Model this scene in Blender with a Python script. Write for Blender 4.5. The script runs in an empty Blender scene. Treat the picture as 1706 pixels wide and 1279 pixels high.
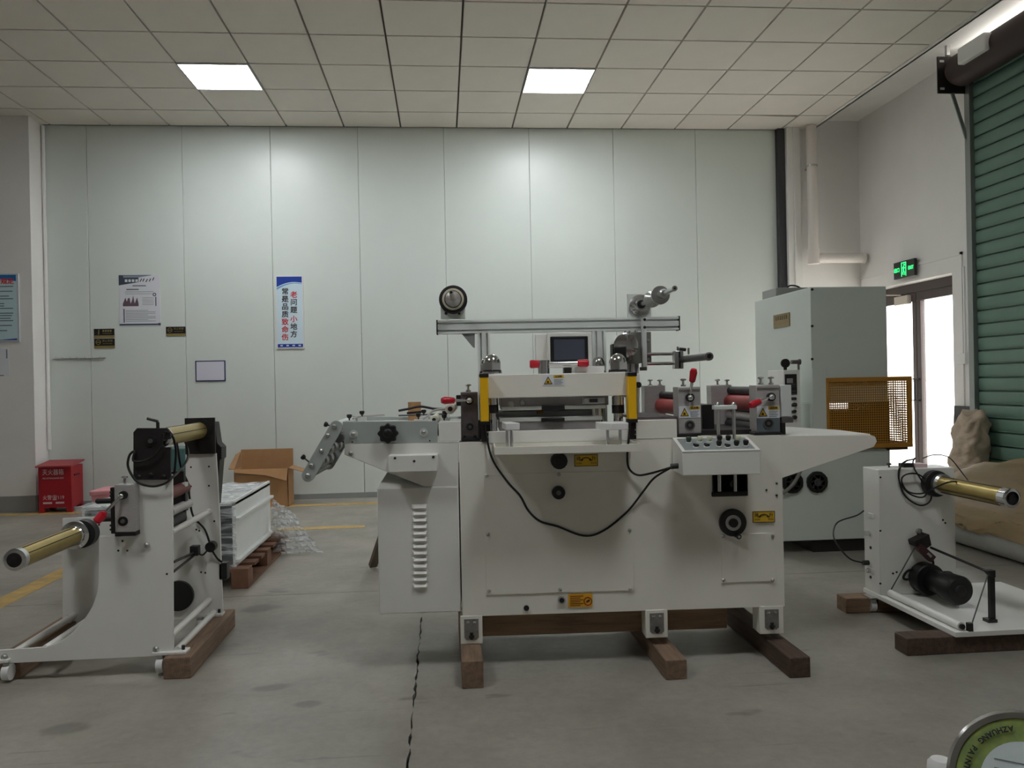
import bpy, math, random
from mathutils import Vector, Matrix
random.seed(7)

# ------------------------------------------------------------------ camera
F_PX, YAW, PITCH, ROLL, CAM_H = 1345.75, 0.0850, -0.0021, 0.0198, 1.198
fwd = Vector((math.sin(YAW) * math.cos(PITCH), math.cos(YAW) * math.cos(PITCH), math.sin(PITCH)))
rgt = Vector((math.cos(YAW), -math.sin(YAW), 0.0))
upv = rgt.cross(fwd)
R_ = rgt * math.cos(ROLL) - upv * math.sin(ROLL)
U_ = rgt * math.sin(ROLL) + upv * math.cos(ROLL)
CAM = Vector((0, 0, CAM_H))
scene = bpy.context.scene
COL = scene.collection
cam_data = bpy.data.cameras.new('camera')
cam_data.sensor_fit = 'HORIZONTAL'
cam_data.sensor_width = 36.0
cam_data.lens = F_PX / 1706 * 36.0
cam_data.clip_start = 0.05
cam = bpy.data.objects.new('camera', cam_data)
m = Matrix((R_, U_, -fwd)).transposed().to_4x4()
m.translation = CAM
cam.matrix_world = m
COL.objects.link(cam)
scene.camera = cam

# ------------------------------------------------------------------ world, exposure
world = bpy.data.worlds.new('world')
scene.world = world
world.use_nodes = True
wn = world.node_tree.nodes
bg = wn['Background']
bg.inputs['Color'].default_value = (0.93, 0.96, 1.0, 1)
bg.inputs['Strength'].default_value = 2.6
sun_data = bpy.data.lights.new('sun', 'SUN')
sun_data.energy = 6.5
sun_data.angle = math.radians(0.6)
sun_data.color = (1.0, 0.95, 0.9)
sun = bpy.data.objects.new('sun_offscreen', sun_data)
sun.rotation_euler = Vector((-math.cos(math.radians(50)), 0.12, -math.sin(math.radians(50)))).to_track_quat('-Z', 'Y').to_euler()
sun.location = (12, 8, 12)
COL.objects.link(sun)
PANEL_EMIT = 16.0
vs = scene.view_settings
vs.view_transform = 'Standard'
vs.look = 'None'
vs.exposure = 1.12
vs.gamma = 1.0
vs.use_curve_mapping = False

# ------------------------------------------------------------------ materials
def lin(c):
    return tuple(((v / 255) / 12.92 if v / 255 <= 0.04045 else ((v / 255 + 0.055) / 1.055) ** 2.4) for v in c)

MATS = {}
def mat(name, rgb, rough=0.5, metal=0.0, var=0.0, scale=8.0, bump=0.0, bscale=60.0, coat=0.0, spec=0.5, stretch=None, rgb2=None):
    if name in MATS:
        return MATS[name]
    mt = bpy.data.materials.new(name)
    mt.use_nodes = True
    nt = mt.node_tree
    b = nt.nodes['Principled BSDF']
    c = lin(rgb)
    b.inputs['Base Color'].default_value = (*c, 1)
    b.inputs['Roughness'].default_value = rough
    b.inputs['Metallic'].default_value = metal
    b.inputs['Specular IOR Level'].default_value = spec
    if coat:
        b.inputs['Coat Weight'].default_value = coat
    tc = mp = None
    if var or bump:
        tc = nt.nodes.new('ShaderNodeTexCoord')
        mp = nt.nodes.new('ShaderNodeMapping')
        nt.links.new(tc.outputs['Object'], mp.inputs['Vector'])
        if stretch:
            mp.inputs['Scale'].default_value = stretch
    if var:
        n = nt.nodes.new('ShaderNodeTexNoise')
        n.inputs['Scale'].default_value = scale
        n.inputs['Detail'].default_value = 6
        n.inputs['Roughness'].default_value = 0.62
        nt.links.new(mp.outputs['Vector'], n.inputs['Vector'])
        r = nt.nodes.new('ShaderNodeValToRGB')
        r.color_ramp.elements[0].position = 0.33
        r.color_ramp.elements[1].position = 0.68
        lo = lin(rgb2) if rgb2 else tuple(v * (1 - var) for v in c)
        hi = tuple(min(1, v * (1 + var)) for v in c)
        r.color_ramp.elements[0].color = (*lo, 1)
        r.color_ramp.elements[1].color = (*hi, 1)
        nt.links.new(n.outputs['Fac'], r.inputs['Fac'])
        nt.links.new(r.outputs['Color'], b.inputs['Base Color'])
    if bump:
        n2 = nt.nodes.new('ShaderNodeTexNoise')
        n2.inputs['Scale'].default_value = bscale
        n2.inputs['Detail'].default_value = 4
        nt.links.new(mp.outputs['Vector'], n2.inputs['Vector'])
        bp = nt.nodes.new('ShaderNodeBump')
        bp.inputs['Strength'].default_value = bump
        bp.inputs['Distance'].default_value = 0.01
        nt.links.new(n2.outputs['Fac'], bp.inputs['Height'])
        nt.links.new(bp.outputs['Normal'], b.inputs['Normal'])
    MATS[name] = mt
    return mt

def emit(name, rgb, strength):
    if name in MATS:
        return MATS[name]
    mt = bpy.data.materials.new(name)
    mt.use_nodes = True
    b = mt.node_tree.nodes['Principled BSDF']
    b.inputs['Base Color'].default_value = (*lin(rgb), 1)
    b.inputs['Emission Color'].default_value = (*lin(rgb), 1)
    b.inputs['Emission Strength'].default_value = strength
    MATS[name] = mt
    return mt

def clear(name, rgb, alpha, rough=0.15):
    mt = bpy.data.materials.new(name)
    mt.use_nodes = True
    nt = mt.node_tree
    b = nt.nodes['Principled BSDF']
    b.inputs['Base Color'].default_value = (*lin(rgb), 1)
    b.inputs['Roughness'].default_value = rough
    b.inputs['Alpha'].default_value = alpha
    MATS[name] = mt
    return mt

PAINT = mat('cream machine paint', (235, 232, 221), 0.42, var=0.035, scale=3, bump=0.03, bscale=220)
PAINT2 = mat('off white machine paint', (233, 232, 226), 0.42, var=0.03, scale=4, bump=0.03, bscale=220)
STEEL = mat('brushed steel', (190, 186, 184), 0.4, 0.35, var=0.08, scale=20, stretch=(1, 1, 12))
ZINC = mat('zinc plated arm', (184, 191, 187), 0.38, 0.3, var=0.04, scale=14)
GRIND = mat('ground grey steel', (158, 154, 154), 0.45, 0.3, var=0.1, scale=14)
GUNMETAL = mat('dark grey cast block', (112, 104, 106), 0.42, 0.5, var=0.14, scale=25)
ALU = mat('anodised aluminium', (222, 226, 222), 0.4, 0.12, var=0.03, scale=9)
CHROME = mat('polished chrome', (220, 220, 222), 0.12, 1.0)
DCHROME = mat('dull zinc', (190, 190, 188), 0.3, 0.9)
BLACK = mat('black plastic', (26, 25, 25), 0.42)
BLACKM = mat('black oxide steel', (42, 38, 38), 0.5, 0.3, var=0.12, scale=10)
DARKSLOT = mat('dark grey steel fitting', (88, 92, 90), 0.6)
RUBBER = mat('black rubber', (30, 28, 28), 0.7, var=0.1)
CABLE = mat('black cable sheath', (24, 22, 22), 0.5)
REDP = mat('red plastic knob', (196, 22, 44), 0.3)
REDROLL = mat('red rubber roller', (176, 66, 62), 0.5, var=0.05)
YEL = mat('yellow safety paint', (240, 186, 20), 0.4)
YLAB = mat('yellow label', (226, 182, 40), 0.5)
WHITE = mat('white plastic', (232, 232, 230), 0.4)
GOLD = mat('olive gold anodised tube', (176, 156, 92), 0.32, 0.55, var=0.06, scale=12)
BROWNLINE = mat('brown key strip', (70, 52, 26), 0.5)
WOOD = mat('old timber', (132, 108, 88), 0.75, var=0.3, scale=5, bump=0.35, bscale=18, stretch=(9, 0.8, 9))
WOODX = mat('old timber crosswise', (142, 116, 92), 0.75, var=0.3, scale=5, bump=0.35, bscale=18, stretch=(0.8, 9, 9))
WOODD = mat('dark stained timber', (84, 66, 54), 0.75, var=0.35, scale=5, bump=0.35, bscale=18, stretch=(9, 0.8, 9))
WALLP = mat('pale grey green sandwich panel', (224, 231, 226), 0.33, var=0.02, scale=1.2)
WALLW = mat('white plaster', (236, 234, 231), 0.7, var=0.03, scale=1.5, bump=0.05, bscale=40)
TRIMG = mat('grey trim paint', (150, 150, 148), 0.5)
TILE = mat('mineral ceiling tile', (234, 228, 219), 0.85, var=0.02, scale=3, bump=0.06, bscale=120)
CBASE = mat('grey brown ceiling grid', (116, 110, 102), 0.8)
INK = mat('black print', (36, 38, 44), 0.6)
GINK = mat('grey print', (120, 128, 134), 0.6)
REDINK = mat('red print', (206, 34, 48), 0.6)
PAPER = mat('white paper', (226, 228, 234), 0.55, var=0.02)

# ------------------------------------------------------------------ mesh builder
class MB:
    def __init__(s):
        s.v = []
        s.f = []
    def add(s, vs_, fs):
        o = len(s.v)
        s.v += [tuple(p) for p in vs_]
        s.f += [tuple(i + o for i in f) for f in fs]
        return s
    def box(s, x0, x1, y0, y1, z0, z1):
        x0, x1 = sorted((x0, x1)); y0, y1 = sorted((y0, y1)); z0, z1 = sorted((z0, z1))
        return s.add([(x0, y0, z0), (x1, y0, z0), (x1, y1, z0), (x0, y1, z0), (x0, y0, z1), (x1, y0, z1), (x1, y1, z1), (x0, y1, z1)],
                     [(0, 3, 2, 1), (4, 5, 6, 7), (0, 1, 5, 4), (1, 2, 6, 5), (2, 3, 7, 6), (3, 0, 4, 7)])
    def prism(s, poly, y0, y1):
        """poly: list of (x, z) swept along y"""
        n = len(poly)
        a = sum(poly[i][0] * poly[(i + 1) % n][1] - poly[(i + 1) % n][0] * poly[i][1] for i in range(n))
        if a < 0:
            poly = poly[::-1]
        y0, y1 = sorted((y0, y1))
        vs_ = [(x, y0, z) for x, z in poly] + [(x, y1, z) for x, z in poly]
        fs = [tuple(range(n)), tuple(range(2 * n - 1, n - 1, -1))]
        fs += [(i, i + n, (i + 1) % n + n, (i + 1) % n) for i in range(n)]
        return s.add(vs_, fs)
    def prism_z(s, poly, z0, z1):
        n = len(poly)
        a = sum(poly[i][0] * poly[(i + 1) % n][1] - poly[(i + 1) % n][0] * poly[i][1] for i in range(n))
        if a < 0:
            poly = poly[::-1]
        vs_ = [(x, y, z0) for x, y in poly] + [(x, y, z1) for x, y in poly]
        fs = [tuple(range(n - 1, -1, -1)), tuple(range(n, 2 * n))]
        fs += [(i, (i + 1) % n, (i + 1) % n + n, i + n) for i in range(n)]
        return s.add(vs_, fs)
    def ring(s, o, axis, ro, ri, h, n=24):
        k = len(s.f)
        s.lathe(o, axis, [(ro, -.0004), (ro, h), (ri, h), (ri, -.0004)], n)
        del s.f[-2:]
        return s
    def lathe(s, o, axis, prof, n=24, rot=0.0):
        """prof: list of (radius, height along axis)"""
        o = Vector(o); a = Vector(axis).normalized()
        t = Vector((0, 0, 1)) if abs(a.z) < 0.9 else Vector((1, 0, 0))
        e1 = a.cross(t).normalized(); e2 = a.cross(e1)
        base = len(s.v)
        for r, h in prof:
            for k in range(n):
                g = 2 * math.pi * k / n + rot
                s.v.append(tuple(o + a * h + (e1 * math.cos(g) + e2 * math.sin(g)) * r))
        for j in range(len(prof) - 1):
            for k in range(n):
                k2 = (k + 1) % n
                s.f.append((base + j * n + k, base + j * n + k2, base + (j + 1) * n + k2, base + (j + 1) * n + k))
        s.f.append(tuple(base + k for k in range(n - 1, -1, -1)))
        s.f.append(tuple(base + (len(prof) - 1) * n + k for k in range(n)))
        return s
    def cyl(s, p0, p1, r0, r1=None, n=20):
        d = Vector(p1) - Vector(p0)
        return s.lathe(p0, d, [(r0, 0), (r0 if r1 is None else r1, d.length)], n)
    def bar(s, p0, p1, w, h):
        """rectangular bar from p0 to p1"""
        p0 = Vector(p0); p1 = Vector(p1); a = (p1 - p0).normalized()
        t = Vector((0, 0, 1)) if abs(a.z) < 0.95 else Vector((0, 1, 0))
        e1 = a.cross(t).normalized() * (w / 2); e2 = a.cross(e1).normalized() * (h / 2)
        vs_ = [q + e1 * i + e2 * j for q in (p0, p1) for i, j in ((-1, -1), (1, -1), (1, 1), (-1, 1))]
        return s.add(vs_, [(3, 2, 1, 0), (4, 5, 6, 7), (0, 1, 5, 4), (1, 2, 6, 5), (2, 3, 7, 6), (3, 0, 4, 7)])
    def dome(s, o, axis, r, h=None, n=16, m_=5):
        h = r if h is None else h
        prof = [(r * math.cos(math.pi / 2 * j / m_) + 1e-4, h * math.sin(math.pi / 2 * j / m_)) for j in range(m_ + 1)]
        return s.lathe(o, axis, prof, n)
    def tube(s, pts, r, n=8, sub=6):
        P = [Vector(p) for p in pts]
        if sub and len(P) > 2:
            Q = []
            ext = [P[0] * 2 - P[1]] + P + [P[-1] * 2 - P[-2]]
            for i in range(1, len(ext) - 2):
                a, b, c, d = ext[i - 1:i + 3]
                for k in range(sub):
                    t = k / sub
                    Q.append(0.5 * ((2 * b) + (c - a) * t + (2 * a - 5 * b + 4 * c - d) * t * t + (3 * b - a - 3 * c + d) * t ** 3))
            Q.append(P[-1])
            P = Q
        base = len(s.v)
        e = None
        for i, p in enumerate(P):
            a = (P[min(i + 1, len(P) - 1)] - P[max(i - 1, 0)]).normalized()
            if e is None:
                t = Vector((0, 0, 1)) if abs(a.z) < 0.9 else Vector((1, 0, 0))
                e = a.cross(t).normalized()
            else:
                e = (e - a * e.dot(a)).normalized()
            f = a.cross(e)
            for k in range(n):
                g = 2 * math.pi * k / n
                s.v.append(tuple(p + (e * math.cos(g) + f * math.sin(g)) * r))
        for i in range(len(P) - 1):
            for k in range(n):
                k2 = (k + 1) % n
                s.f.append((base + i * n + k, base + i * n + k2, base + (i + 1) * n + k2, base + (i + 1) * n + k))
        s.f.append(tuple(base + k for k in range(n - 1, -1, -1)))
        s.f.append(tuple(base + (len(P) - 1) * n + k for k in range(n)))
        return s
    def mesh(s, name, mt, smooth=True):
        me = bpy.data.meshes.new(name)
        me.from_pydata(s.v, [], s.f)
        me.update()
        if mt:
            me.materials.append(mt)
        if smooth:
            me.polygons.foreach_set('use_smooth', [True] * len(me.polygons))
            me.set_sharp_from_angle(angle=math.radians(38))
        return me

def link(name, me, parent=None, bevel=0.0, seg=2):
    o = bpy.data.objects.new(name, me)
    COL.objects.link(o)
    if parent is not None:
        o.parent = parent
    if bevel:
        b = o.modifiers.new('bevel', 'BEVEL')
        b.width = bevel
        b.segments = seg
        b.limit_method = 'ANGLE'
        b.angle_limit = math.radians(40)
    return o

def tag(o, label=None, cat=None, group=None, kind=None):
    if label: o['label'] = label
    if cat: o['category'] = cat
    if group: o['group'] = group
    if kind: o['kind'] = kind
    return o

def ray(px, py):
    return fwd + R_ * ((px - 853) / F_PX) - U_ * ((py - 639.5) / F_PX)

class Frame:
    """a local frame standing in the room: origin o (metres), turned by rot about z"""
    def __init__(s, o=(0, 0, 0), rot=0.0):
        s.o = Vector(o); s.rot = rot
        s.inv = Matrix.Rotation(-rot, 3, 'Z')
        s.c = s.inv @ (CAM - s.o)
    def p(s, px, py, y):
        d = s.inv @ ray(px, py); t = (y - s.c.y) / d.y
        q = s.c + d * t
        return q.x, q.z
    def P(s, px, py, y):
        x, z = s.p(px, py, y)
        return Vector((x, y, z))
    def g(s, px, py, z):
        d = s.inv @ ray(px, py); t = (z - s.c.z) / d.z
        q = s.c + d * t
        return q.x, q.y
    def q(s, px, py, x):
        d = s.inv @ ray(px, py); t = (x - s.c.x) / d.x
        q = s.c + d * t
        return q.y, q.z
    def sc(s, px, py, y):
        """metres per pixel there"""
        d = s.inv @ ray(px, py); t = (y - s.c.y) / d.y
        return t / F_PX
    def rect(s, r, y):
        x0, y0, x1, y1 = r
        cx, cy = (x0 + x1) / 2, (y0 + y1) / 2
        return s.p(x0, cy, y)[0], s.p(x1, cy, y)[0], s.p(cx, y1, y)[1], s.p(cx, y0, y)[1]
    def rbox(s, mb, r, y0, y1):
        xa, xb, za, zb = s.rect(r, y0)
        return mb.box(xa, xb, y0, y1, za, zb)
    def solo(s, name, label, cat, mb, mt, bevel=0.0, group=None, kind=None):
        o = link(name, mb.mesh(name, mt), None, bevel)
        o.location = s.o; o.rotation_euler = (0, 0, s.rot)
        return tag(o, label, cat, group, kind)

class Thing(Frame):
    def __init__(s, name, label, cat, o=(0, 0, 0), rot=0.0, group=None, kind=None):
        super().__init__(o, rot)
        s.e = bpy.data.objects.new(name, None)
        s.e.empty_display_size = 0.1
        COL.objects.link(s.e)
        s.e.location = s.o; s.e.rotation_euler = (0, 0, rot)
        tag(s.e, label, cat, group, kind)
    def part(s, name, mb, mt, parent=None, bevel=0.0, label=None, kind=None):
        o = link(name, mb.mesh(name, mt), parent or s.e, bevel)
        return tag(o, label, kind=kind)
    def box(s, name, r, y0, y1, mt, parent=None, bevel=0.002, label=None):
        return s.part(name, s.rbox(MB(), r, y0, y1), mt, parent, bevel, label)
    def poly(s, name, pts, y0, y1, mt, parent=None, bevel=0.0, label=None):
        return s.part(name, MB().prism([s.p(a, b, y0) for a, b in pts], y0, y1), mt, parent, bevel, label)
    def disc(s, name, px, py, rpx, y0, y1, mt, parent=None, n=28, bevel=0.0, label=None):
        x, z = s.p(px, py, y0); r = rpx * s.sc(px, py, y0)
        return s.part(name, MB().cyl((x, y0, z), (x, y1, z), r, n=n), mt, parent, bevel, label)
    def bolt(s, px, py, rpx, y, mt=None, parent=None, name='bolt'):
        x, z = s.p(px, py, y); r = rpx * s.sc(px, py, y)
        mb = MB().lathe((x, y + 0.001, z), (0, -1, 0), [(r, 0), (r, r * .35), (r * .8, r * .75), (r * .45, r * .95), (r * .4, r * .8)], 10)
        return s.part(name, mb, mt or DCHROME, parent)

def text(name, body, size, mt, parent, org, ex=Vector((1, 0, 0)), ey=Vector((0, 0, 1)), bold=0.0, width=None, align='CENTER'):
    cu = bpy.data.curves.new('txt', 'FONT')
    cu.body = body
    cu.size = size
    cu.align_x = align
    cu.align_y = 'CENTER'
    cu.offset = bold
    cu.resolution_u = 3
    cu.extrude = 0.0004
    tmp = bpy.data.objects.new('txt', cu)
    me = bpy.data.meshes.new_from_object(tmp)
    bpy.data.objects.remove(tmp)
    ex = Vector(ex); ey = Vector(ey); en = ex.cross(ey); org = Vector(org)
    xs = [v.co.x for v in me.vertices] or [0]
    k = 1.0 if width is None else width / max(1e-6, max(xs) - min(xs))
    for v in me.vertices:
        c = v.co.copy()
        v.co = org + ex * (c.x * k) + ey * c.y + en * c.z
    me.name = name
    me.materials.clear(); me.materials.append(mt)
    return link(name, me, parent)

def flat(name, quads, mt, parent, y, th=0.0008):
    """printed bars: list of (x0,x1,z0,z1) on plane y"""
    mb = MB()
    for x0, x1, z0, z1 in quads:
        mb.box(x0, x1, y - th, y, z0, z1)
    return link(name, mb.mesh(name, mt), parent)

# ================================================================== THE ROOM
W = Frame()
D, CZ, XR, XL, YB = 8.74, 3.956, 4.71, -8.0, -5.0
SOF = 4.07
GX0, GY0 = 0.2, 8.247          # ceiling grid origin (0.6 m grid)
CEX = 4.148                    # right edge of the suspended ceiling

STAINS = []
for _px, _py, _rx, _ry, _an, _dk in ((432, 1014, .14, .1, .5, .62), (450, 1146, .1, .05, .2, .66), (108, 1214, .12, .06, .1, .66), (516, 1172, .07, .04, 0, .7)):
    _x, _y = W.g(_px, _py, 0)
    STAINS.append((_x, _y, _rx, _ry, _an, _dk))
def floor_mat():
    mt = bpy.data.materials.new('worn grey concrete')
    mt.use_nodes = True
    nt = mt.node_tree; b = nt.nodes['Principled BSDF']; L = nt.links
    tc = nt.nodes.new('ShaderNodeTexCoord')
    def noise(scale, detail, rough, st=None):
        n = nt.nodes.new('ShaderNodeTexNoise')
        n.inputs['Scale'].default_value = scale; n.inputs['Detail'].default_value = detail
        n.inputs['Roughness'].default_value = rough
        src = tc.outputs['Object']
        if st:
            mp = nt.nodes.new('ShaderNodeMapping'); mp.inputs['Scale'].default_value = st
            L.new(src, mp.inputs['Vector']); src = mp.outputs['Vector']
        L.new(src, n.inputs['Vector'])
        return n
    def ramp(n, p0, c0, p1, c1):
        r = nt.nodes.new('ShaderNodeValToRGB')
        r.color_ramp.elements[0].position = p0; r.color_ramp.elements[0].color = (*c0, 1)
        r.color_ramp.elements[1].position = p1; r.color_ramp.elements[1].color = (*c1, 1)
        L.new(n.outputs['Fac'], r.inputs['Fac'])
        return r
    base = ramp(noise(1.1, 8, 0.65), 0.3, lin((135, 131, 121)), 0.72, lin((173, 168, 157)))
    fine = ramp(noise(26, 5, 0.7), 0.25, (0.86, 0.86, 0.86), 0.75, (1.06, 1.06, 1.06))
    stain = ramp(noise(2.3, 3, 0.55, (1, 2.2, 1)), 0.66, (1, 1, 1), 0.73, (0.62, 0.61, 0.6))
    scuff = ramp(noise(5, 2, 0.5, (0.25, 6, 1)), 0.68, (1, 1, 1), 0.74, (0.8, 0.79, 0.78))
    cur = base.outputs['Color']
    for r in (fine, stain, scuff):
        mx = nt.nodes.new('ShaderNodeMix'); mx.data_type = 'RGBA'; mx.blend_type = 'MULTIPLY'
        mx.inputs['Factor'].default_value = 1.0
        L.new(cur, mx.inputs[6]); L.new(r.outputs['Color'], mx.inputs[7])
        cur = mx.outputs[2]
    # oil and scuff marks with a shape of their own
    wob = noise(7, 3, .6)
    for cx_, cy_, rx, ry, ang, dark in STAINS:
        sub = nt.nodes.new('ShaderNodeMapping'); sub.vector_type = 'TEXTURE'
        sub.inputs['Location'].default_value = (cx_, cy_, 0); sub.inputs['Rotation'].default_value = (0, 0, ang); sub.inputs['Scale'].default_value = (rx, ry, 1)
        L.new(tc.outputs['Object'], sub.inputs['Vector'])
        ln = nt.nodes.new('ShaderNodeVectorMath'); ln.operation = 'LENGTH'
        L.new(sub.outputs['Vector'], ln.inputs[0])
        ad = nt.nodes.new('ShaderNodeMath'); ad.operation = 'ADD'
        L.new(ln.outputs['Value'], ad.inputs[0]); L.new(wob.outputs['Fac'], ad.inputs[1])
        mr = nt.nodes.new('ShaderNodeMapRange'); mr.interpolation_type = 'SMOOTHSTEP'
        mr.inputs['From Min'].default_value = .9; mr.inputs['From Max'].default_value = 1.5
        mr.inputs['To Min'].default_value = dark; mr.inputs['To Max'].default_value = 1.0
        L.new(ad.outputs['Value'], mr.inputs['Value'])
        mx = nt.nodes.new('ShaderNodeMix'); mx.data_type = 'RGBA'; mx.blend_type = 'MULTIPLY'; mx.inputs['Factor'].default_value = 1.0
        L.new(cur, mx.inputs[6]); L.new(mr.outputs['Result'], mx.inputs[7])
        cur = mx.outputs[2]
    L.new(cur, b.inputs['Base Color'])
    rr = ramp(noise(3, 4, 0.6), 0.3, (0.34,) * 3, 0.7, (0.55,) * 3)
    L.new(rr.outputs['Color'], b.inputs['Roughness'])
    bp = nt.nodes.new('ShaderNodeBump'); bp.inputs['Strength'].default_value = 0.06; bp.inputs['Distance'].default_value = 0.005
    L.new(noise(60, 4, 0.6).outputs['Fac'], bp.inputs['Height']); L.new(bp.outputs['Normal'], b.inputs['Normal'])
    return mt
CONC = floor_mat()
floor = W.solo('floor', 'worn grey concrete factory floor with joints', 'floor', MB().box(XL - .2, XR + .3, YB - .2, D + .3, -0.12, -0.012), mat('joint filler', (46, 43, 38), 0.9, var=0.3, scale=30), kind='structure')
def slab(x0, x1, y0, y1, jag_l=False, jag_r=False):
    def edge(x, ya, yb, jag):
        if not jag:
            return [(x, ya), (x, yb)]
        n = 150
        rnd = random.Random(3 if x < -0.14 else 5)
        return [(x + (rnd.uniform(-.006, .004) if 0 < i < n else 0), ya + (yb - ya) * i / n) for i in range(n + 1)]
    poly = edge(x1, y0, y1, jag_r) + edge(x0, y1, y0, jag_l)
    o = link('floor_slab', MB().prism_z(poly, -0.03, 0.0).mesh('floor_slab', CONC, smooth=False), floor)
JX, JY = -0.133, 4.75
g = 0.0025
slab(XL, JX - .003, -1.2, JY - g, jag_r=True); slab(JX + .003, XR, -1.2, JY - g, jag_l=True)
slab(XL, JX - g, JY + g, D); slab(JX + g, XR + .2, JY + g, D)
slab(XL, JX - g, YB, -1.2 - g); slab(JX + g, XR, YB, -1.2 - g)
YPAINT = mat('faded yellow floor paint', (206, 170, 92), 0.6, var=0.2, scale=9, rgb2=(176, 152, 104))
for x0, x1, y0, y1 in ((-7.5, 2.4, 8.22, 8.36), (-3.2, -0.69, 6.88, 7.0), (-2.6, -2.47, 3.2, 8.22)):
    link('painted_floor_line', MB().box(x0, x1, y0, y1, 0.0, 0.0012).mesh('painted_floor_line', YPAINT), floor)

# ---- back wall of sandwich panels
wall_back = W.solo('wall_back', 'pale grey panelled back wall', 'wall', MB().box(-4.08, XR + .3, D + .012, D + .2, 0, SOF + .1), mat('painted panel joint shade', (168, 172, 170), 0.7), kind='structure')  # darker backing colour paints the shade in the panel seams
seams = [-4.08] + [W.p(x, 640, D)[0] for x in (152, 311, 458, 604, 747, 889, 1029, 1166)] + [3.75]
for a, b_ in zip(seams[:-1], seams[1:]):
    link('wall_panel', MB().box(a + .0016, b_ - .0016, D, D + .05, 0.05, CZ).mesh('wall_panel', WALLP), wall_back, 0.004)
link('base_track', MB().box(-4.08, 3.75, D - .008, D + .02, 0, 0.055).mesh('base_track', mat('aluminium base track', (168, 172, 172), 0.4, 0.5)), wall_back)
link('plaster_return', MB().box(3.84, XR, D - .01, D + .05, 0, SOF).mesh('plaster_return', WALLW), wall_back)
link('steel_post', MB().box(3.75, 3.83, D - .06, D + .02, 0, CZ).mesh('steel_post', mat('dark grey steel post', (66, 66, 70), 0.5)), wall_back)
link('boxed_column', MB().box(3.835, 3.99, D - .1, D, 0, CZ).mesh('boxed_column', WALLW), wall_back, 0.004)
link('column_edge_strip', MB().box(3.905, 3.925, D - .112, D - .1, 0, CZ).mesh('column_edge_strip', WALLW), wall_back)

# ---- left wall piece that stands proud, and the rest of the shell out of frame
wall_left = W.solo('wall_left', 'white plastered wall projecting before the panels', 'wall', MB().box(XL, -4.08, 8.46, D + .2, 0, CZ + .05), WALLW, kind='structure')
W.solo('baseboard_left', 'grey painted baseboard under the white wall', 'baseboard', MB().box(XL, -4.079, 8.448, 8.462, 0, 0.16).box(-4.081, -4.07, 8.46, 8.72, 0, .16), TRIMG, kind='structure')
W.solo('trim_1', 'thin white vertical conduit in the wall corner', 'conduit', MB().cyl((-4.06, 8.71, 0.6), (-4.06, 8.71, CZ - .02), 0.018, n=10), WALLW, kind='structure')
W.solo('wall_side', 'white plastered side wall', 'wall', MB().box(XL - .2, XL, YB, 8.46, 0, CZ + .1), WALLW, kind='structure')
W.solo('wall_front', 'white plastered wall opposite the panels', 'wall', MB().box(XL, XR, YB - .2, YB, 0, CZ + .1), WALLW, kind='structure')

# ---- right wall with door and shutter openings
DY0, DY1, DZ = 7.10, 8.66, 2.13
SY0, SY1, SZ = 2.6, 6.70, 3.80
TH = 0.24
wr = MB()
wr.box(XR, XR + TH, DY1, D + .3, 0, SOF)
wr.box(XR, XR + TH, DY0, DY1, DZ, SOF)
wr.box(XR, XR + TH, SY1, DY0, 0, SOF)
wr.box(XR, XR + TH, SY0, SY1, 4.02, SOF)
wr.box(XR, XR + TH, YB - .2, SY0, 0, SOF)
W.solo('wall_right', 'white plastered right wall with glass door and shutter openings', 'wall', wr, WALLW, kind='structure')

# ---- ceiling
ceiling = W.solo('ceiling', 'suspended ceiling of square mineral tiles', 'ceiling', MB().box(XL - .2, CEX, YB - .2, D + .2, CZ + .034, CZ + .1).box(CEX, XR + TH, YB - .2, D + .2, SOF, SOF + .1), CBASE, kind='structure')
link('soffit_board', MB().box(CEX, XR, YB, D, SOF - .012, SOF).mesh('soffit_board', WALLW), ceiling)
link('edge_trim', MB().box(CEX - .03, CEX + .02, YB, D - .05, CZ - .012, CZ + .0).box(CEX, CEX + .02, YB, D - .05, CZ - .012, SOF).mesh('edge_trim', WALLW), ceiling)
LIGHTS = [(-4, 1), (1, 1), (-4, 10), (1, 10)]
gp = 0.0085
full = MB().box(gp, .6 - gp, gp, .6 - gp, 0, 0.036).mesh('ceiling_tile', TILE)
part_w = MB().box(gp, .6 - gp, gp, D - GY0 - .012, 0, 0.036).mesh('ceiling_tile', TILE)
part_e = MB().box(gp, CEX - .03 - (GX0 + 3.6), gp, .6 - gp, 0, 0.036).mesh('ceiling_tile', TILE)
part_c = MB().box(gp, CEX - .03 - (GX0 + 3.6), gp, D - GY0 - .012, 0, 0.036).mesh('ceiling_tile', TILE)
gap_t = MB().prism_z([(gp, gp), (.6 - gp, gp + .045), (.6 - gp, D - GY0 - .012), (gp, D - GY0 - .012)], 0, .036).mesh('ceiling_tile', TILE)
rest = MB()
for j in range(-1, 22):
    for i in range(-14, 7):
        if (i, j) in LIGHTS:
            continue
        x, y = GX0 + .6 * i, GY0 - .6 * (j + 1)
        if j == -1:
            y = GY0
        if j <= 5 and i >= -9:
            me = full
            if j == -1: me = part_w
            if i == 6: me = part_e
            if i == 6 and j == -1: me = part_c
            if i == 5 and j == -1: me = gap_t
            o = link('ceiling_tile', me, ceiling)
            o.location = (x, y, CZ)
        else:
            x1 = min(x + .6 - gp, CEX - .03)
            y1 = y + .6 - gp if j >= 0 else D - .012
            rest.box(x + gp, x1, y + gp, y1, CZ, CZ + .036)
tag(link('ceiling_tile_field', rest.mesh('ceiling_tile_field', TILE, smooth=False), ceiling), kind='stuff')

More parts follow.
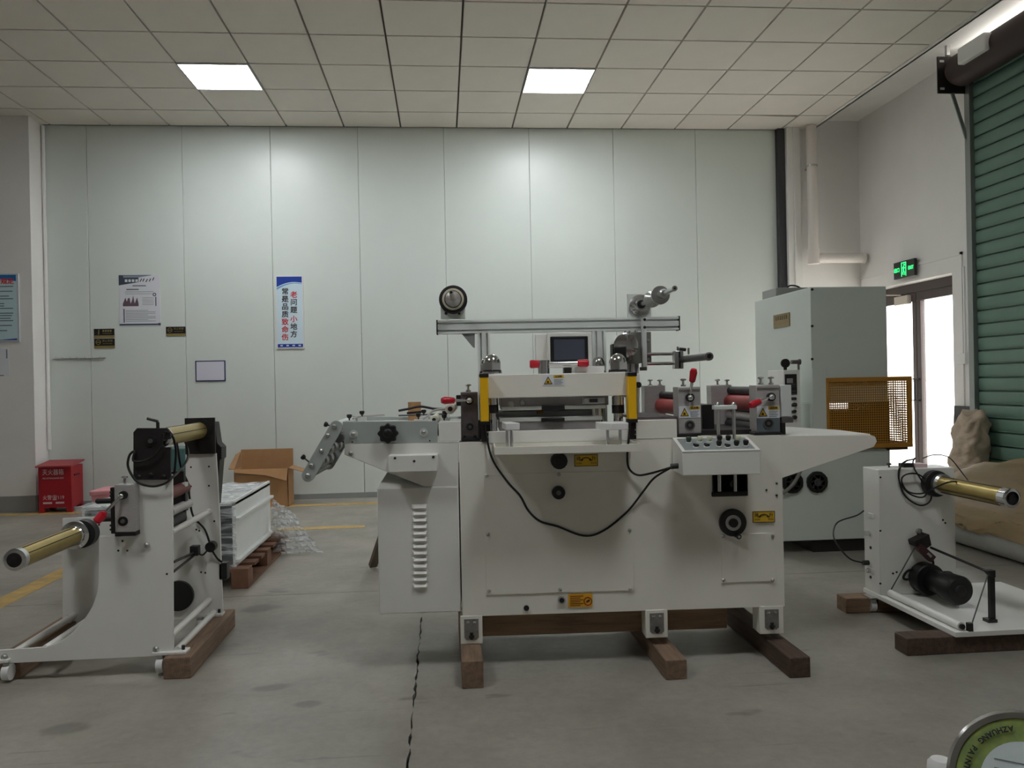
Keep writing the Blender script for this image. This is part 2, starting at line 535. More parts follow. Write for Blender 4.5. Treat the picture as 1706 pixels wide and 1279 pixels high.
PANEL = emit('lit led diffuser', (249, 252, 255), PANEL_EMIT)
for k, (i, j) in enumerate(LIGHTS):
    x, y = GX0 + .6 * i, GY0 - .6 * (j + 1)
    lab = ('square led ceiling panel above the wall notice and banner', 'square led ceiling panel above the machine crossbar', 'square led ceiling panel above the rewinding stand', 'square led ceiling panel above the die cutting press', 'square led ceiling panel over the open floor before the rewinder')[k]
    t = Thing('ceiling_light' if k < 2 else 'ceiling_light_offscreen', lab, 'ceiling light', (x + .3, y + .3, CZ - .012), group='led panels in the ceiling grid')
    fr = MB()
    for a in ((-.295, .295, -.295, -.287), (-.295, .295, .287, .295), (-.295, -.287, -.287, .287), (.287, .295, -.287, .287)):
        fr.box(*a, 0, .05)
    t.part('frame', fr, WHITE)
    t.part('diffuser', MB().box(-.288, .288, -.288, .288, 0.004, .016), PANEL)

# ---- glass door
t = Thing('door_1', 'dark brown framed double glass door letting in daylight', 'door', (XR + .16, DY0, 0), kind='structure')
DBR = mat('dark bronze door frame', (72, 62, 60), 0.4, 0.3)
GLASS = bpy.data.materials.new('door glass'); GLASS.use_nodes = True
_b = GLASS.node_tree.nodes['Principled BSDF']
_b.inputs['Base Color'].default_value = (.9, .95, .95, 1); _b.inputs['Roughness'].default_value = 0.03; _b.inputs['Alpha'].default_value = 0.12
wd = DY1 - DY0
mid = W.q(1531, 600, XR + .16)[0] - DY0
t.part('frame', MB().box(-.03, .05, 0, .05, 0, DZ).box(-.03, .05, wd - .05, wd, 0, DZ).box(-.03, .05, .05, wd - .05, DZ - .09, DZ), DBR, bevel=.003)
for a, b_ in ((.05, mid - .006), (mid + .006, wd - .05)):
    lf = MB().box(-.02, .03, a, b_, 0.01, .1).box(-.02, .03, a, b_, DZ - .18, DZ - .092)
    lf.box(-.02, .03, a, a + .065, .1, DZ - .18).box(-.02, .03, b_ - .065, b_, .1, DZ - .18)
    l = t.part('door_leaf', lf, DBR, bevel=.003)
    t.part('pane', MB().box(0, .008, a + .06, b_ - .06, .095, DZ - .175), GLASS, l)
    s_ = mid - .04 if a < mid - .1 else mid + .04
    hy = a + .03 if a > mid else b_ - .03
    t.part('handle', MB().tube([(-.02, hy, .93), (-.07, hy, .93), (-.07, hy, 1.15), (-.02, hy, 1.15)], .011, sub=0), BLACK, l)
# door closer on the far leaf
t.part('door_closer', MB().box(-.07, -.02, mid + .08, mid + .32, DZ - .2, DZ - .11).bar((-.06, mid + .2, DZ - .1), (-.16, mid + .45, DZ - .07), .02, .012), mat('beige closer body', (206, 196, 182), .45), bevel=.004)
W.solo('trim_2', 'raised white frame line around the glass door', 'trim', MB().box(XR - .015, XR, DY0 - .16, DY0 - .135, 0.05, DZ + .17).box(XR - .015, XR, DY0 - .16, DY1 + .1, DZ + .145, DZ + .17), WALLW, kind='structure')

# ---- outside the door: paving and a low tan wall across the yard
W.solo('yard_ground', 'pale concrete yard outside the door', 'ground', MB().box(XR + TH, 140, -60, 160, -.2, -.02), mat('pale yard concrete', (226, 222, 214), .8), kind='structure')
W.solo('yard_wall', 'low tan wall across the yard', 'wall', MB().box(78, 79, 20, 160, -.02, 1.2), mat('tan render', (226, 206, 180), .8), kind='structure')

# ---- roller shutter
sh = Thing('roller_shutter', 'dark green slatted roller shutter door', 'roller shutter', (XR - .05, SY0, 0))
GREEN = mat('dark green enamelled slat', (104, 134, 120), .42, var=.05, scale=3)
pr = []
PIT = .116
for k in range(9):
    a = k / 8
    pr.append((-.008 * max(0, math.sin(math.pi * a)) ** .6 - .004, .004 + a * (PIT - .02)))
sec = pr + [(0.016, PIT - .014), (0.016, PIT + .006), (0.022, PIT + .006), (0.024, 0.0), (-.010, -.004), (-.014, .0)]
def slat_mesh():
    mb = MB(); L_ = SY1 - SY0
    n = len(sec)
    vs_ = [(x, 0, z) for x, z in sec] + [(x, L_, z) for x, z in sec]
    fs = [tuple(range(n)), tuple(range(2 * n - 1, n - 1, -1))] + [(i, i + n, (i + 1) % n + n, (i + 1) % n) for i in range(n)]
    mb.add(vs_, fs)
    return mb.mesh('slat', GREEN)
sm = slat_mesh()
for k in range(int(SZ / PIT) + 1):
    o = link('slat', sm, sh.e); o.location = (0, 0, .008 + k * PIT)
RAIL = mat('galvanised guide rail', (150, 154, 152), .42, .5)
for yy in (-.03, SY1 - SY0 - .03):
    sh.part('guide_rail', MB().box(-.05, .045, yy, yy + .07, 0, SZ - .06), RAIL, bevel=.003)
BROWN = mat('brown rolled curtain', (58, 40, 36), .55, var=.1)
sh.part('curtain_roll', MB().lathe((-.13, -.02, SZ + .03), (0, 1, 0), [(.1, 0), (.14, 0), (.14, SY1 - SY0 - .02), (.1, SY1 - SY0 - .02)], 28), BROWN)
ye = SY1 - SY0 + .02
bp_ = sh.part('end_bracket', MB().box(-.3, .04, ye, ye + .012, SZ - .15, SZ + .17), BLACKM)
for za in (SZ + .12, SZ - .12):
    sh.part('bracket_slot', MB().box(-.28, -.24, ye - .001, ye + .014, za, za + .02), WHITE, bp_)
sh.part('end_cap', MB().cyl((-.13, ye - .02, SZ + .03), (-.13, ye - .05, SZ + .03), .12, n=24), mat('brown drum end', (82, 62, 58), .5))
sh.part('brace', MB().bar((-.17, ye, SZ - .15), (-.02, ye, SZ - .62), .03, .012), RAIL)
sh.part('motor_box', MB().box(-.31, -.22, ye - .62, ye - .28, SZ - .02, SZ + .12), WHITE, bevel=.015)
sh.part('hanger', MB().bar((-.22, ye - .02, SZ + .17), (-.22, ye - .02, SOF - .01), .03, .03), DCHROME)

# ================================================================== DIE CUTTING MACHINE
X0, Y0 = W.g(767, 1073.5, .109)
M = Thing('die_cutting_machine', 'large cream die cutting press with yellow light curtains and aluminium crossbar', 'machine', (X0, Y0, .109), -0.0413)
DM = 0.62
# body and feet
xa, xb, _, ztop = M.rect((766, 731, 1304, 900), 0)
zb = M.p(1000, 1020, 0)[1]
wx0, wx1, wz0, wz1 = M.rect((1187, 787, 1245, 826), 0.002)
def rect4(y, x0, x1, z0, z1):
    return [(x0, y, z0), (x1, y, z0), (x1, y, z1), (x0, y, z1)]
WD = .22
bm_ = MB().add(rect4(.002, xa, xb, zb, ztop) + rect4(.002, wx0, wx1, wz0, wz1) + rect4(WD, wx0, wx1, wz0, wz1) + rect4(DM, xa, xb, zb, ztop),
               [(k, (k + 1) % 4, 4 + (k + 1) % 4, 4 + k) for k in range(4)] + [(4 + k, 4 + (k + 1) % 4, 8 + (k + 1) % 4, 8 + k) for k in range(4)]
               + [(8, 9, 10, 11)] + [((k + 1) % 4, k, 12 + k, 12 + (k + 1) % 4) for k in range(4)] + [(15, 14, 13, 12)])
body = M.part('body', bm_, PAINT, bevel=.002)
for px0, px1 in ((767, 804), (1076, 1113), (1266, 1306)):
    a, b_ = M.p(px0, 1050, 0)[0], M.p(px1, 1050, 0)[0]
    ft = M.part('foot', MB().box(a, b_, 0, .09, 0.0, zb + .004), PAINT, bevel=.003)
    c = (a + b_) / 2
    M.part('foot_recess', MB().prism([(c - .03, .028), (c - .02, .02), (c + .02, .02), (c + .03, .028), (c + .03, .105), (c - .03, .105)], -.002, .01), mat('galvanised bracket', (140, 138, 134), .45, .5, var=.2, scale=30), ft)
    for sx, zz in ((-.014, .092), (.014, .092)):
        M.part('bolt', MB().lathe((c + sx, -.001, zz), (0, -1, 0), [(.007, 0), (.007, .003), (.004, .005)], 8), CHROME, ft)
    M.part('levelling_bolt', MB().cyl((c, -.004, .022), (c, -.004, .05), .007, n=10).lathe((c, -.004, .03), (0, 0, 1), [(.013, 0), (.013, .008)], 6), BLACKM, ft)
    M.part('foot', MB().box(a, b_, DM - .09, DM, 0.0, zb + .004), PAINT, bevel=.003)
# access panels
def plate(name, r, screws, y=-.003):
    p_ = M.box(name, r, y, .004, PAINT, bevel=.0008)
    for sx, sy in screws:
        M.bolt(sx, sy, 3.2, y, parent=p_, name='screw')
    return p_
plate('access_panel', (808, 787, 1054, 987), [(811, 792), (813, 890), (815, 984), (933, 982), (1049, 883), (1050, 981), (931, 790)])
plate('access_panel', (1202, 889, 1291, 969), [(1205, 893), (1287, 892), (1205, 966), (1287, 966)])
for a, b_ in ((1294, 805), (1277, 816), (1294, 825)):
    M.bolt(a, b_, 1.8, 0, BLACKM, name='screw')
# knobs on the front
k1 = M.disc('hand_knob', 932, 768, 14, -.035, 0, BLACK, n=14, bevel=.003)
M.disc('knob_centre', 932, 768, 8, -.04, -.034, BLACKM, k1)
k2 = M.disc('adjuster_knob', 931, 821, 11, -.03, 0, BLACK, n=24, bevel=.003)
M.disc('knob_centre', 931, 821, 4, -.034, -.029, mat('grey knob ring', (110, 108, 106), .5), k2)
hw = M.disc('handwheel', 1222, 871, 23, -.03, -.006, BLACK, n=36, bevel=.006)
x, z = M.p(1222, 871, -.034)
rr = M.sc(1222, 871, -.034)
M.part('scale_ring', MB().lathe((x, -.03, z), (0, -1, 0), [(13 * rr, 0), (13 * rr, .004), (8 * rr, .004), (8 * rr, .001)], 32), mat('grey dial', (190, 190, 188), .4), hw)
M.part('hub', MB().cyl((x, -.03, z), (x, -.039, z), 7.5 * rr), BLACK, hw)
xh, zh = M.p(1228, 892, -.03)
M.part('crank_handle', MB().cyl((xh, -.01, zh), (xh, -.055, zh), .011, n=14), BLACK, hw)
M.part('crank_bolt', MB().cyl((xh, -.055, zh), (xh, -.058, zh), .006, n=10), CHROME, hw)
M.disc('drain_plug', 877, 1013, 4.6, -.006, 0, BLACK)
so = M.disc('socket', 936, 1000, 6.5, -.008, 0, DCHROME)
M.disc('socket_hole', 936, 1000, 4.2, -.009, -.007, BLACK, so)
# front labels
def arrow_plate(r):
    xa, xb, za, zb_ = M.rect(r, -.004)
    p_ = M.part('adjustment_label', MB().box(xa, xb, -.004, 0, za, zb_), YLAB)
    w, h = xb - xa, zb_ - za
    b = .0025
    flat('label_border', [(xa, xb, zb_ - b, zb_), (xa, xb, za, za + b), (xa, xa + b, za, zb_), (xb - b, xb, za, zb_)], INK, p_, -.004)
    text('lettering', '降', h * .4, INK, p_, (xa + w * .18, -.0045, za + h * .64), bold=.0001)
    text('lettering', '升', h * .42, INK, p_, (xa + w * .83, -.0045, za + h * .64), bold=.0002)
    text('lettering', 'DOWN', h * .2, INK, p_, (xa + w * .2, -.0045, za + h * .26), width=w * .24)
    text('lettering', 'RISE', h * .2, INK, p_, (xa + w * .82, -.0045, za + h * .26), width=w * .22)
    pts = []
    for k in range(9):
        gth = math.radians(30 + 120 * k / 8)
        pts.append((xa + w * .5 + w * .2 * math.cos(gth) / .87, -.0055, za + h * .36 + h * .38 * math.sin(gth)))
    mb = MB().tube(pts, h * .045, n=6, sub=0)
    link('arrow', mb.mesh('arrow', INK), p_)
    for q, sgn in ((pts[0], 1), (pts[-1], -1)):
        link('arrow_head', MB().prism([(q[0] - sgn * h * .1, q[2] + h * .14), (q[0] + sgn * h * .16, q[2] - h * .08), (q[0] - sgn * h * .14, q[2] - h * .06)], -.0065, -.0045).mesh('arrow_head', INK), p_)
arrow_plate((957, 757, 996, 776.5))
arrow_plate((1254, 851.5, 1291, 870))
xa, xb, za, zb_ = M.rect((947, 989, 987, 1011), -.003)
wl = M.part('warning_label', MB().box(xa, xb, -.003, 0, za, zb_), mat('orange label', (230, 170, 40), .5))
w, h = xb - xa, zb_ - za
flat('small_print', [(xa + w * .07, xa + w * (.62 if k % 2 else .5), za + h * (.1 + .14 * k), za + h * (.16 + .14 * k)) for k in range(6)], mat('brown print', (120, 62, 20), .6), wl, -.003)
x, z = xa + w * .81, za + h * .42
link('prohibition_sign', MB().ring((x, -.003, z), (0, -1, 0), h * .33, h * .25, .0008, 24).mesh('prohibition_sign', mat('red brown print', (150, 50, 24), .6)), wl)
link('prohibition_mark', MB().bar((x - h * .12, -.0035, z - h * .05), (x + h * .14, -.0035, z + h * .1), .002, h * .12).mesh('prohibition_mark', INK), wl)

# ---- guide rod window under the control box
lt = .003
win = M.part('window_liner', MB().box(wx0, wx0 + lt, -.004, WD - .002, wz0, wz1).box(wx1 - lt, wx1, -.004, WD - .002, wz0, wz1).box(wx0 + lt, wx1 - lt, -.004, WD - .002, wz0, wz0 + lt).box(wx0 + lt, wx1 - lt, -.004, WD - .002, wz1 - lt, wz1).box(wx0, wx1, WD - .004, WD - .001, wz0, wz1), BLACKM)
M.box('window_sill', (1186, 819, 1246, 827), -.012, 0, BLACKM, win, bevel=.005)
M.disc('valve', 1222, 806, 6, .05, WD - .004, mat('dark grey valve', (70, 70, 74), .4, .4), win)
for px in (1196, 1222):
    a = M.P(px, 673, -.022); b_ = M.P(px + 3, 818, -.022)
    M.part('guide_rod', MB().cyl((a.x, a.y, a.z), (a.x, a.y, b_.z), .008, n=14), CHROME)
    M.part('rod_nut', MB().lathe((a.x, a.y, M.p(px, 677, -.022)[1]), (0, 0, 1), [(.011, 0), (.011, .01), (.005, .018)], 8), DCHROME)
M.box('rod_bridge', (1190, 675, 1228, 682), -.04, -.004, ALU, bevel=.002)

# ---- control box
d = -.163
xl, zbk = M.p(1120, 731, 0); xr = M.p(1243, 728, 0)[0]
zft = M.p(1200, 753, d)[1]; zfb = M.p(1200, 791, d)[1]; zbb = zfb + .004
cb = MB()
prof = [(0, zbb), (d, zfb), (d, zft), (0, zbk)]
xl2 = M.p(1137, 770, d)[0]; xr2 = M.p(1267, 770, d)[0]
xl = xl2; xr = xr2
n = 4
cb.add([(xl, y, z) for y, z in prof] + [(xr, y, z) for y, z in prof], [(3, 2, 1, 0), (4, 5, 6, 7), (0, 1, 5, 4), (1, 2, 6, 5), (2, 3, 7, 6), (3, 0, 4, 7)])
ctl = M.part('control_box', cb, PAINT2, bevel=.003)
# sloping panel frame: u along x, t from back edge (0) to front edge (1)
sl = Vector((0, d, zft - zbk)); nrm = Vector((1, 0, 0)).cross(sl).normalized()
if nrm.z < 0: nrm = -nrm
def S(u, t, h=0.0):
    return Vector((xl + (xr - xl) * u, 0, zbk)) + sl * t + nrm * h
def quad_on(u0, u1, t0, t1, h0, h1):
    vs_ = [S(u, t, h) for h in (h0, h1) for u, t in ((u0, t0), (u1, t0), (u1, t1), (u0, t1))]
    return MB().add(vs_, [(0, 1, 2, 3), (7, 6, 5, 4), (0, 4, 5, 1), (1, 5, 6, 2), (2, 6, 7, 3), (3, 7, 4, 0)])
for a in ((0, 1, 0, .09), (0, 1, .92, 1), (0, .045, .09, .92), (.955, 1, .09, .92)):
    M.part('panel_rim', quad_on(*a, 0, .006), PAINT2, ctl)
M.part('panel_face', quad_on(.045, .955, .09, .92, 0, .002), mat('grey control face', (150, 158, 156), .35, .2), ctl)
GREENB = mat('dark green button', (44, 64, 58), .4); CREAMB = mat('cream button', (222, 224, 196), .4)
CAPW = mat('white legend plate', (214, 216, 216), .4)
for u, t, kind in ((.17, .34, 'g'), (.32, .32, 'c'), (.45, .32, 'c'), (.585, .3, 'k'), (.70, .3, 'k'), (.83, .32, 'c'), (.22, .68, 's'), (.36, .68, 's'), (.52, .66, 'k'), (.62, .74, 's'), (.745, .68, 'k'), (.87, .66, 'k')):
    rim = M.part('button_rim', MB().lathe(S(u, t, .002), nrm, [(.0125, 0), (.0125, .004), (.01, .006)], 16), CAPW, ctl)
    if kind == 's':
        a = S(u - .03, t - .04, .014); b_ = S(u + .03, t + .04, .014)
        M.part('selector_switch', MB().cyl(S(u, t, .005), S(u, t, .014), .009, n=14).bar(a, b_, .006, .008), BLACK, ctl)
    else:
        cm = {'g': GREENB, 'c': CREAMB, 'k': BLACK}[kind]
        M.part('push_button', MB().lathe(S(u, t, .005), nrm, [(.009, 0), (.009, .01), (.0112, .011), (.0112, .02), (.009, .023)], 16), cm, ctl)
# cable gland and cables
gz = M.p(1127, 776, -.09)[1]
M.part('cable_gland', MB().cyl((xl + .002, -.09, gz), (xl - .03, -.09, gz - .002), .011, n=12), BLACK, ctl)
def cable(name, pts, r=.0045):
    return M.part(name, MB().tube([M.P(a, b, y) for a, b, y in pts], r), CABLE)
cable('light_curtain_cable', [(808, 707, -.012), (812, 735, -.012), (822, 768, -.02), (846, 803, -.012), (866, 825, -.008), (880, 850, -.008), (900, 868, -.008), (930, 877, -.008), (972, 892, -.008), (1005, 884, -.008), (1045, 852, -.008), (1072, 818, -.02), (1090, 796, -.05), (1119, 778, -.09)])
cable('light_curtain_cable', [(1050, 703, -.012), (1047, 735, -.012), (1045, 760, -.015), (1048, 780, -.02), (1062, 791, -.02), (1085, 788, -.05), (1119, 778, -.09)])

# ---- left electrical cabinet
eb = Thing.box(M, 'electrical_cabinet', (630, 812, 766, 1021), 0.002, .5, PAINT2, bevel=.004)
a, b_ = M.p(645, 787, .12), M.p(764, 787, .12)
xa, xb, za, zb_ = M.rect((630, 812, 766, 1021), 0.002)
M.part('sloping_hood', MB().add([(xa, .003, zb_), (xb, .003, zb_), (xb, .5, zb_), (xa, .5, zb_), (a[0], .12, a[1]), (xb, .12, a[1]), (xb, .5, a[1]), (a[0], .5, a[1])], [(0, 3, 2, 1), (4, 5, 6, 7), (0, 1, 5, 4), (1, 2, 6, 5), (2, 3, 7, 6), (3, 0, 4, 7)]), PAINT2, eb)
for k in range(13):
    py = 842.5 + k * 10.95
    x0_, x1_, z0_, z1_ = M.rect((686 + k * .08, py - 3.2, 711.5 + k * .08, py + 3.2), 0)
    lv = MB().add([(x0_, .003, z0_), (x1_, .003, z0_), (x1_, .003, z1_), (x0_, .003, z1_), (x0_ + .008, -.011, z0_), (x1_ - .004, -.011, z0_), (x1_ - .004, -.007, z0_ + .006), (x0_ + .008, -.007, z0_ + .006)],
                  [(0, 1, 5, 4), (1, 2, 6, 5), (2, 3, 7, 6), (3, 0, 4, 7), (4, 5, 6, 7), (3, 2, 1, 0)])
    M.part('louver', lv, PAINT2, eb)

# ---- left feed arm
up = M.part('feed_arm_plate', MB().prism([M.p(a, b, .01) for a, b in ((571, 702), (729, 701), (729, 737), (571, 739))], .01, .025), ZINC, bevel=.001)
for a, b_, r in ((589, 723, 4.2), (706, 720, 4.2)):
    M.disc('washer', a, b_, r * 1.6, .007, .011, ALU, up); M.bolt(a, b_, r, .007, parent=up)
for a, b_ in ((572, 736), (587, 736), (716, 734)):
    M.bolt(a, b_, 1.4, .01, BLACK, up, 'screw')
# star knob
x, z = M.p(646, 722, -.03); r = M.sc(646, 722, -.03)
star = [(x + r * (16 + 1.4 * math.cos(8 * th)) * math.cos(th), z + r * (16 + 1.4 * math.cos(8 * th)) * math.sin(th)) for th in [2 * math.pi * k / 64 for k in range(64)]]
sk = M.part('star_knob', MB().prism(star, -.03, -.004), BLACK, up, bevel=.004)
M.part('knob_stem', MB().cyl((x, -.005, z), (x, .012, z), .01), STEEL, sk)
M.part('knob_boss', MB().dome((x, -.03, z), (0, -1, 0), 8 * r, .008), BLACK, sk)
M.box('feed_arm_block', (731, 702, 768, 735), .004, .1, PAINT2, bevel=.002)
lp = M.poly('feed_arm_side', ((574, 739.5), (764, 737), (764, 810), (706, 810), (645, 786), (574, 757)), .008, .03, PAINT2, bevel=.0015)
M.bolt(585, 755, 4, .008, parent=lp)
M.poly('feed_arm_side', ((574, 739.5), (764, 737), (764, 810), (706, 810), (645, 786), (574, 757)), .46, .48, PAINT2)
M.part('feed_arm_plate', MB().prism([M.p(a, b, .01) for a, b in ((571, 702), (768, 701), (768, 737), (571, 739))], .46, .48), ZINC, bevel=.001)
xa, _ = M.p(571, 702, .01); xb, zt = M.p(768, 703.5, .01)
M.part('feed_table', MB().box(xa + .03, xb, .025, .46, zt - .03, zt - .004), ALU)
mb_ = M.box('terminal_box', (647, 758, 729, 786), -.07, .008, PAINT2, bevel=.003)
for a, b_ in ((658, 763), (690, 768), (722, 761)):
    M.bolt(a, b_, 2.2, -.07, BLACK, mb_, 'screw')
# link arms with rollers
def link_arm(y0, y1):
    (ax, az), (bx, bz) = M.p(560, 711, -.03), M.p(513, 792, -.03)
    r = .026
    dx, dz = bx - ax, bz - az
    ang = math.atan2(dz, dx)
    pts = []
    for k in range(9):
        th = ang + math.pi / 2 + math.pi * k / 8
        pts.append((ax + r * math.cos(th), az + r * math.sin(th)))
    for k in range(9):
        th = ang - math.pi / 2 + math.pi * k / 8
        pts.append((bx + r * math.cos(th), bz + r * math.sin(th)))
    return M.part('link_arm', MB().prism(pts, y0, y1), ZINC, bevel=.001)
la = link_arm(-.03, -.018); link_arm(.43, .442)
for a, b_, r in ((557, 710, 4), (546, 725, 4), (535, 751, 4.2), (519, 775, 4.4), (513, 792, 4.6)):
    M.bolt(a, b_, r, -.03, parent=la)
ROLL_ = mat('dark grey roller', (106, 106, 106), .35, .6, var=.06)
for a, b_, r, mt_ in ((557, 710, .02, ALU), (546, 725, .014, ALU), (535, 751, .02, ROLL_), (519, 775, .02, ROLL_), (513, 792, .016, ROLL_), (563, 730, .02, ROLL_)):
    c = M.P(a, b_, -.03)
    ro = M.part('guide_roller', MB().cyl((c.x, -.018, c.z), (c.x, .43, c.z), r, n=20), mt_, la)
    if mt_ is ROLL_ and r > .018:
        for y in (.1, .2, .32):
            M.part('roller_collar', MB().cyl((c.x, y, c.z), (c.x, y + .014, c.z), r + .009, n=20), WHITE, ro)
def thumb(a, b_, y, tilt=(0, 0, 1), parent=None, h=.02):
    c = M.P(a, b_, y); tv = Vector(tilt).normalized()
    k = M.part('thumb_screw', MB().lathe(c, tv, [(.003, -h), (.003, 0), (.007, .002), (.011, .008), (.011, .016), (.008, .018)], 12), BLACK, parent)
    return k
thumb(508.5, 764, -.03, (-.75, 0, .66), la); thumb(547, 708, .1, (-.9, 0, .3), la)
# guide bars on the table
for a, b_, y in ((582, 697, .03), (603, 691, .16), (697, 695, .05), (706, 689, .16), (740, 697, .05), (741, 691, .12)):
    k = thumb(a, b_, y)
    c = M.P(a, b_, y)
    M.part('screw_block', MB().box(c.x - .018, c.x + .018, c.y - .01, c.y + .012, zt - .006, c.z - .008), ALU, k, bevel=.001)
M.part('web_guide', MB().tube([M.P(x_, y_, q) for x_, y_, q in ((588, 697, .05), (600, 694, .15), (640, 691, .3))], .004, n=6), STEEL)
M.part('web_guide', MB().tube([M.P(x_, y_, q) for x_, y_, q in ((664, 684, .3), (680, 681, .3), (700, 677, .32), (725, 681, .3), (745, 681, .2))], .006, n=6), BLACKM)
M.part('web_guide', MB().tube([M.P(x_, y_, q) for x_, y_, q in ((702, 699, .06), (712, 693, .09), (722, 684, .14), (745, 680, .2))], .005, n=6), STEEL)
M.part('web_guide', MB().tube([M.P(x_, y_, q) for x_, y_, q in ((664, 692, .3), (700, 691, .3), (745, 689, .28))], .004, n=6), DARKSLOT)
ce = M.P(688, 688, .3)
M.part('sensor_stem', MB().bar(M.P(678, 688, .28), M.P(702, 686, .28), .012, .01), BLACK)
for a, b_, y, r in ((723, 699, .05, 7), (750, 681, .04, 9)):
    c = M.P(a, b_, y); rr = r * M.sc(a, b_, y)
    pl = M.part('pulley', MB().lathe((c.x, y, c.z), (0, 1, 0), [(rr * .9, 0), (rr, .006), (rr, .38), (rr * .9, .386)], 24), mat('ivory nylon', (226, 222, 206), .45))
    M.part('pulley_centre', MB().cyl((c.x, y - .004, c.z), (c.x, y + .003, c.z), rr * .45), BLACKM, pl)

# ---- bearing blocks (nip roller stands)
def tscrew(a, b_, y, h, parent):
    c = M.P(a, b_, y)
    return M.part('pressure_screw', MB().cyl((c.x, y, c.z - h), (c.x, y, c.z), .005, n=10).lathe((c.x, y, c.z - .006), (0, 0, 1), [(.007, 0), (.013, .003), (.013, .008), (.006, .01)], 12).cyl((c.x, y, c.z - h), (c.x, y, c.z - h + .008), .011, n=12), CHROME, parent)
def stand(r, y0, y1, mt_, screws, front=True, parent=None):
    o = M.box('bearing_block', r, y0, y1, mt_, parent, bevel=.003)
    for a in screws:
        tscrew(a, r[1] - 12, (y0 + y1) / 2, .03, o)
    if front:
        xa, xb, za, zb_ = M.rect(r, y0)
        M.part('bearing_cap', MB().box(xa + .004, xb - .004, y0 - .006, y0, zb_ - .012, zb_ - .008), mt_, o)
    return o
def lever(o, pivot, tip, y, rod=.007):
    a = M.P(*pivot, y); b_ = M.P(*tip, y - .05)
    dv = (b_ - a).normalized()
    M.part('pivot_boss', MB().cyl((a.x, y + .04, a.z), (a.x, y - .012, a.z), .018, n=18), BLACKM, o)
    M.part('pivot_ball', MB().dome((a.x, y - .008, a.z), (0, -1, 0), .014, .016), CHROME, o)
    L_ = (b_ - a).length
    M.part('lever_rod', MB().cyl(a, a + dv * (L_ - .03), rod * .8, rod, n=12), CHROME, o)
    M.part('lever_grip', MB().lathe(a + dv * (L_ - .055), dv, [(.009, 0), (.013, .004), (.016, .045), (.012, .058), (.006, .06)], 16), REDP, o)
def ring(o, a, b_, rpx, y):
    x, z = M.p(a, b_, y); r = rpx * M.sc(a, b_, y)
    q = M.part('bearing_ring', MB().lathe((x, y, z), (0, -1, 0), [(r, 0), (r, .005), (r * .78, .006), (r * .76, .001)], 28), DARKSLOT, o)
    M.part('bearing_hub', MB().cyl((x, y, z), (x, y - .004, z), r * .74), mat('dark bearing', (58, 56, 56), .4, .5), o)
    M.part('shaft_centre', MB().cyl((x, y - .004, z), (x, y - .006, z), r * .32), GUNMETAL, o)
# left pair
b1 = stand((768, 653, 797, 732), .05, .13, GUNMETAL, (780,))
lever(b1, (782, 667), (737, 667), .045); ring(b1, 783, 711, 8.5, .05)
M.box('block_foot', (769, 729, 800, 734), .04, .14, BLACK, b1)
for a in (775, 791):
    M.bolt(a, 727, 3, .049, BLACK, b1, 'screw')
M.box('gear_cover', (760, 658, 769, 676), .06, .12, BLACK, b1)
M.box('spacer_block', (797, 700, 802, 732), .05, .1, BLACKM, b1)
b1r = stand((768, 653, 797, 732), .44, .5, GUNMETAL, ())
# right pair A
M.box('side_cover', (1057, 699, 1128, 731), .0, .2, PAINT, bevel=.003)
M.box('deck_plate', (1062, 694, 1128, 699), .02, .5, GUNMETAL, bevel=.001)
bA = stand((1130, 644, 1168, 722), .03, .12, STEEL, (1138,))
lever(bA, (1149, 662), (1156, 616), .025); ring(bA, 1149, 708, 8.5, .03)
M.box('block_foot', (1128, 722, 1168, 729), .02, .14, BLACK, bA)
bAr = stand((1074, 642, 1109, 700), .54, .62, STEEL, (), front=False)
# right pair B
bB = stand((1260, 641, 1299, 720), .03, .12, STEEL, (1267, 1284))
lever(bB, (1284, 661), (1251, 675), .025); ring(bB, 1280, 705, 9, .03)
M.box('lower_plate', (1261, 696, 1299, 719.5), .024, .03, mat('blue grey plate', (112, 122, 130), .4, .4), bB)
ring(bB, 1280, 705, 9, .024)
M.box('block_foot', (1258, 720, 1302, 726), .02, .14, BLACK, bB)
bBr = stand((1185, 641, 1220, 715), .54, .62, STEEL, (), front=False)
for o_, px in ((bAr, (1083, 1099)), (bBr, (1195, 1211))):
    for a in px:
        tscrew(a, 633, .58, .03, o_)
tb = M.box('terminal_housing', (1301, 641, 1319, 694), .03, .2, ALU, bevel=.003)
for a, b_ in ((1321, 642), (1321, 653), (1321, 664), (1321, 675), (1321, 686)):
    c = M.P(a, b_, .1)
    M.part('housing_screw', MB().cyl((c.x - .01, .1, c.z), (c.x + .01, .1, c.z), .007, n=10), BLACK, tb)
M.box('solenoid_valve', (1303, 695, 1322, 704), .03, .09, GUNMETAL, tb, bevel=.002)
M.box('solenoid_post', (1304, 704, 1309, 724), .03, .07, BLACK, tb)
# rollers between the blocks (axes run front to back)
def roller(name, px, py, r, mt_, y0=.1, y1=.545, yref=.06):
    c = M.P(px, py, yref)
    o = M.part(name, MB().lathe((c.x, y0, c.z), (0, 1, 0), [(r * .4, 0), (r, .004), (r, y1 - y0 - .004), (r * .4, y1 - y0)], 28), mt_)
    M.part('roller_shaft', MB().cyl((c.x, y0 - .03, c.z), (c.x, y1 + .03, c.z), r * .35), STEEL, o)
    return o
roller('rubber_roller', 1146, 680, .036, REDROLL)
roller('pressure_roller', 1146, 660, .016, BLACKM)
roller('rubber_roller', 1276, 673, .036, REDROLL)
roller('pressure_roller', 1276, 652, .02, BLACKM)
roller('idler_roller', 1274, 698, .02, STEEL)
roller('idler_roller', 1274, 714, .026, BLACKM)
M.box('roller_bed', (1168, 716, 1260, 726), .1, .6, BLACKM, bevel=.001)
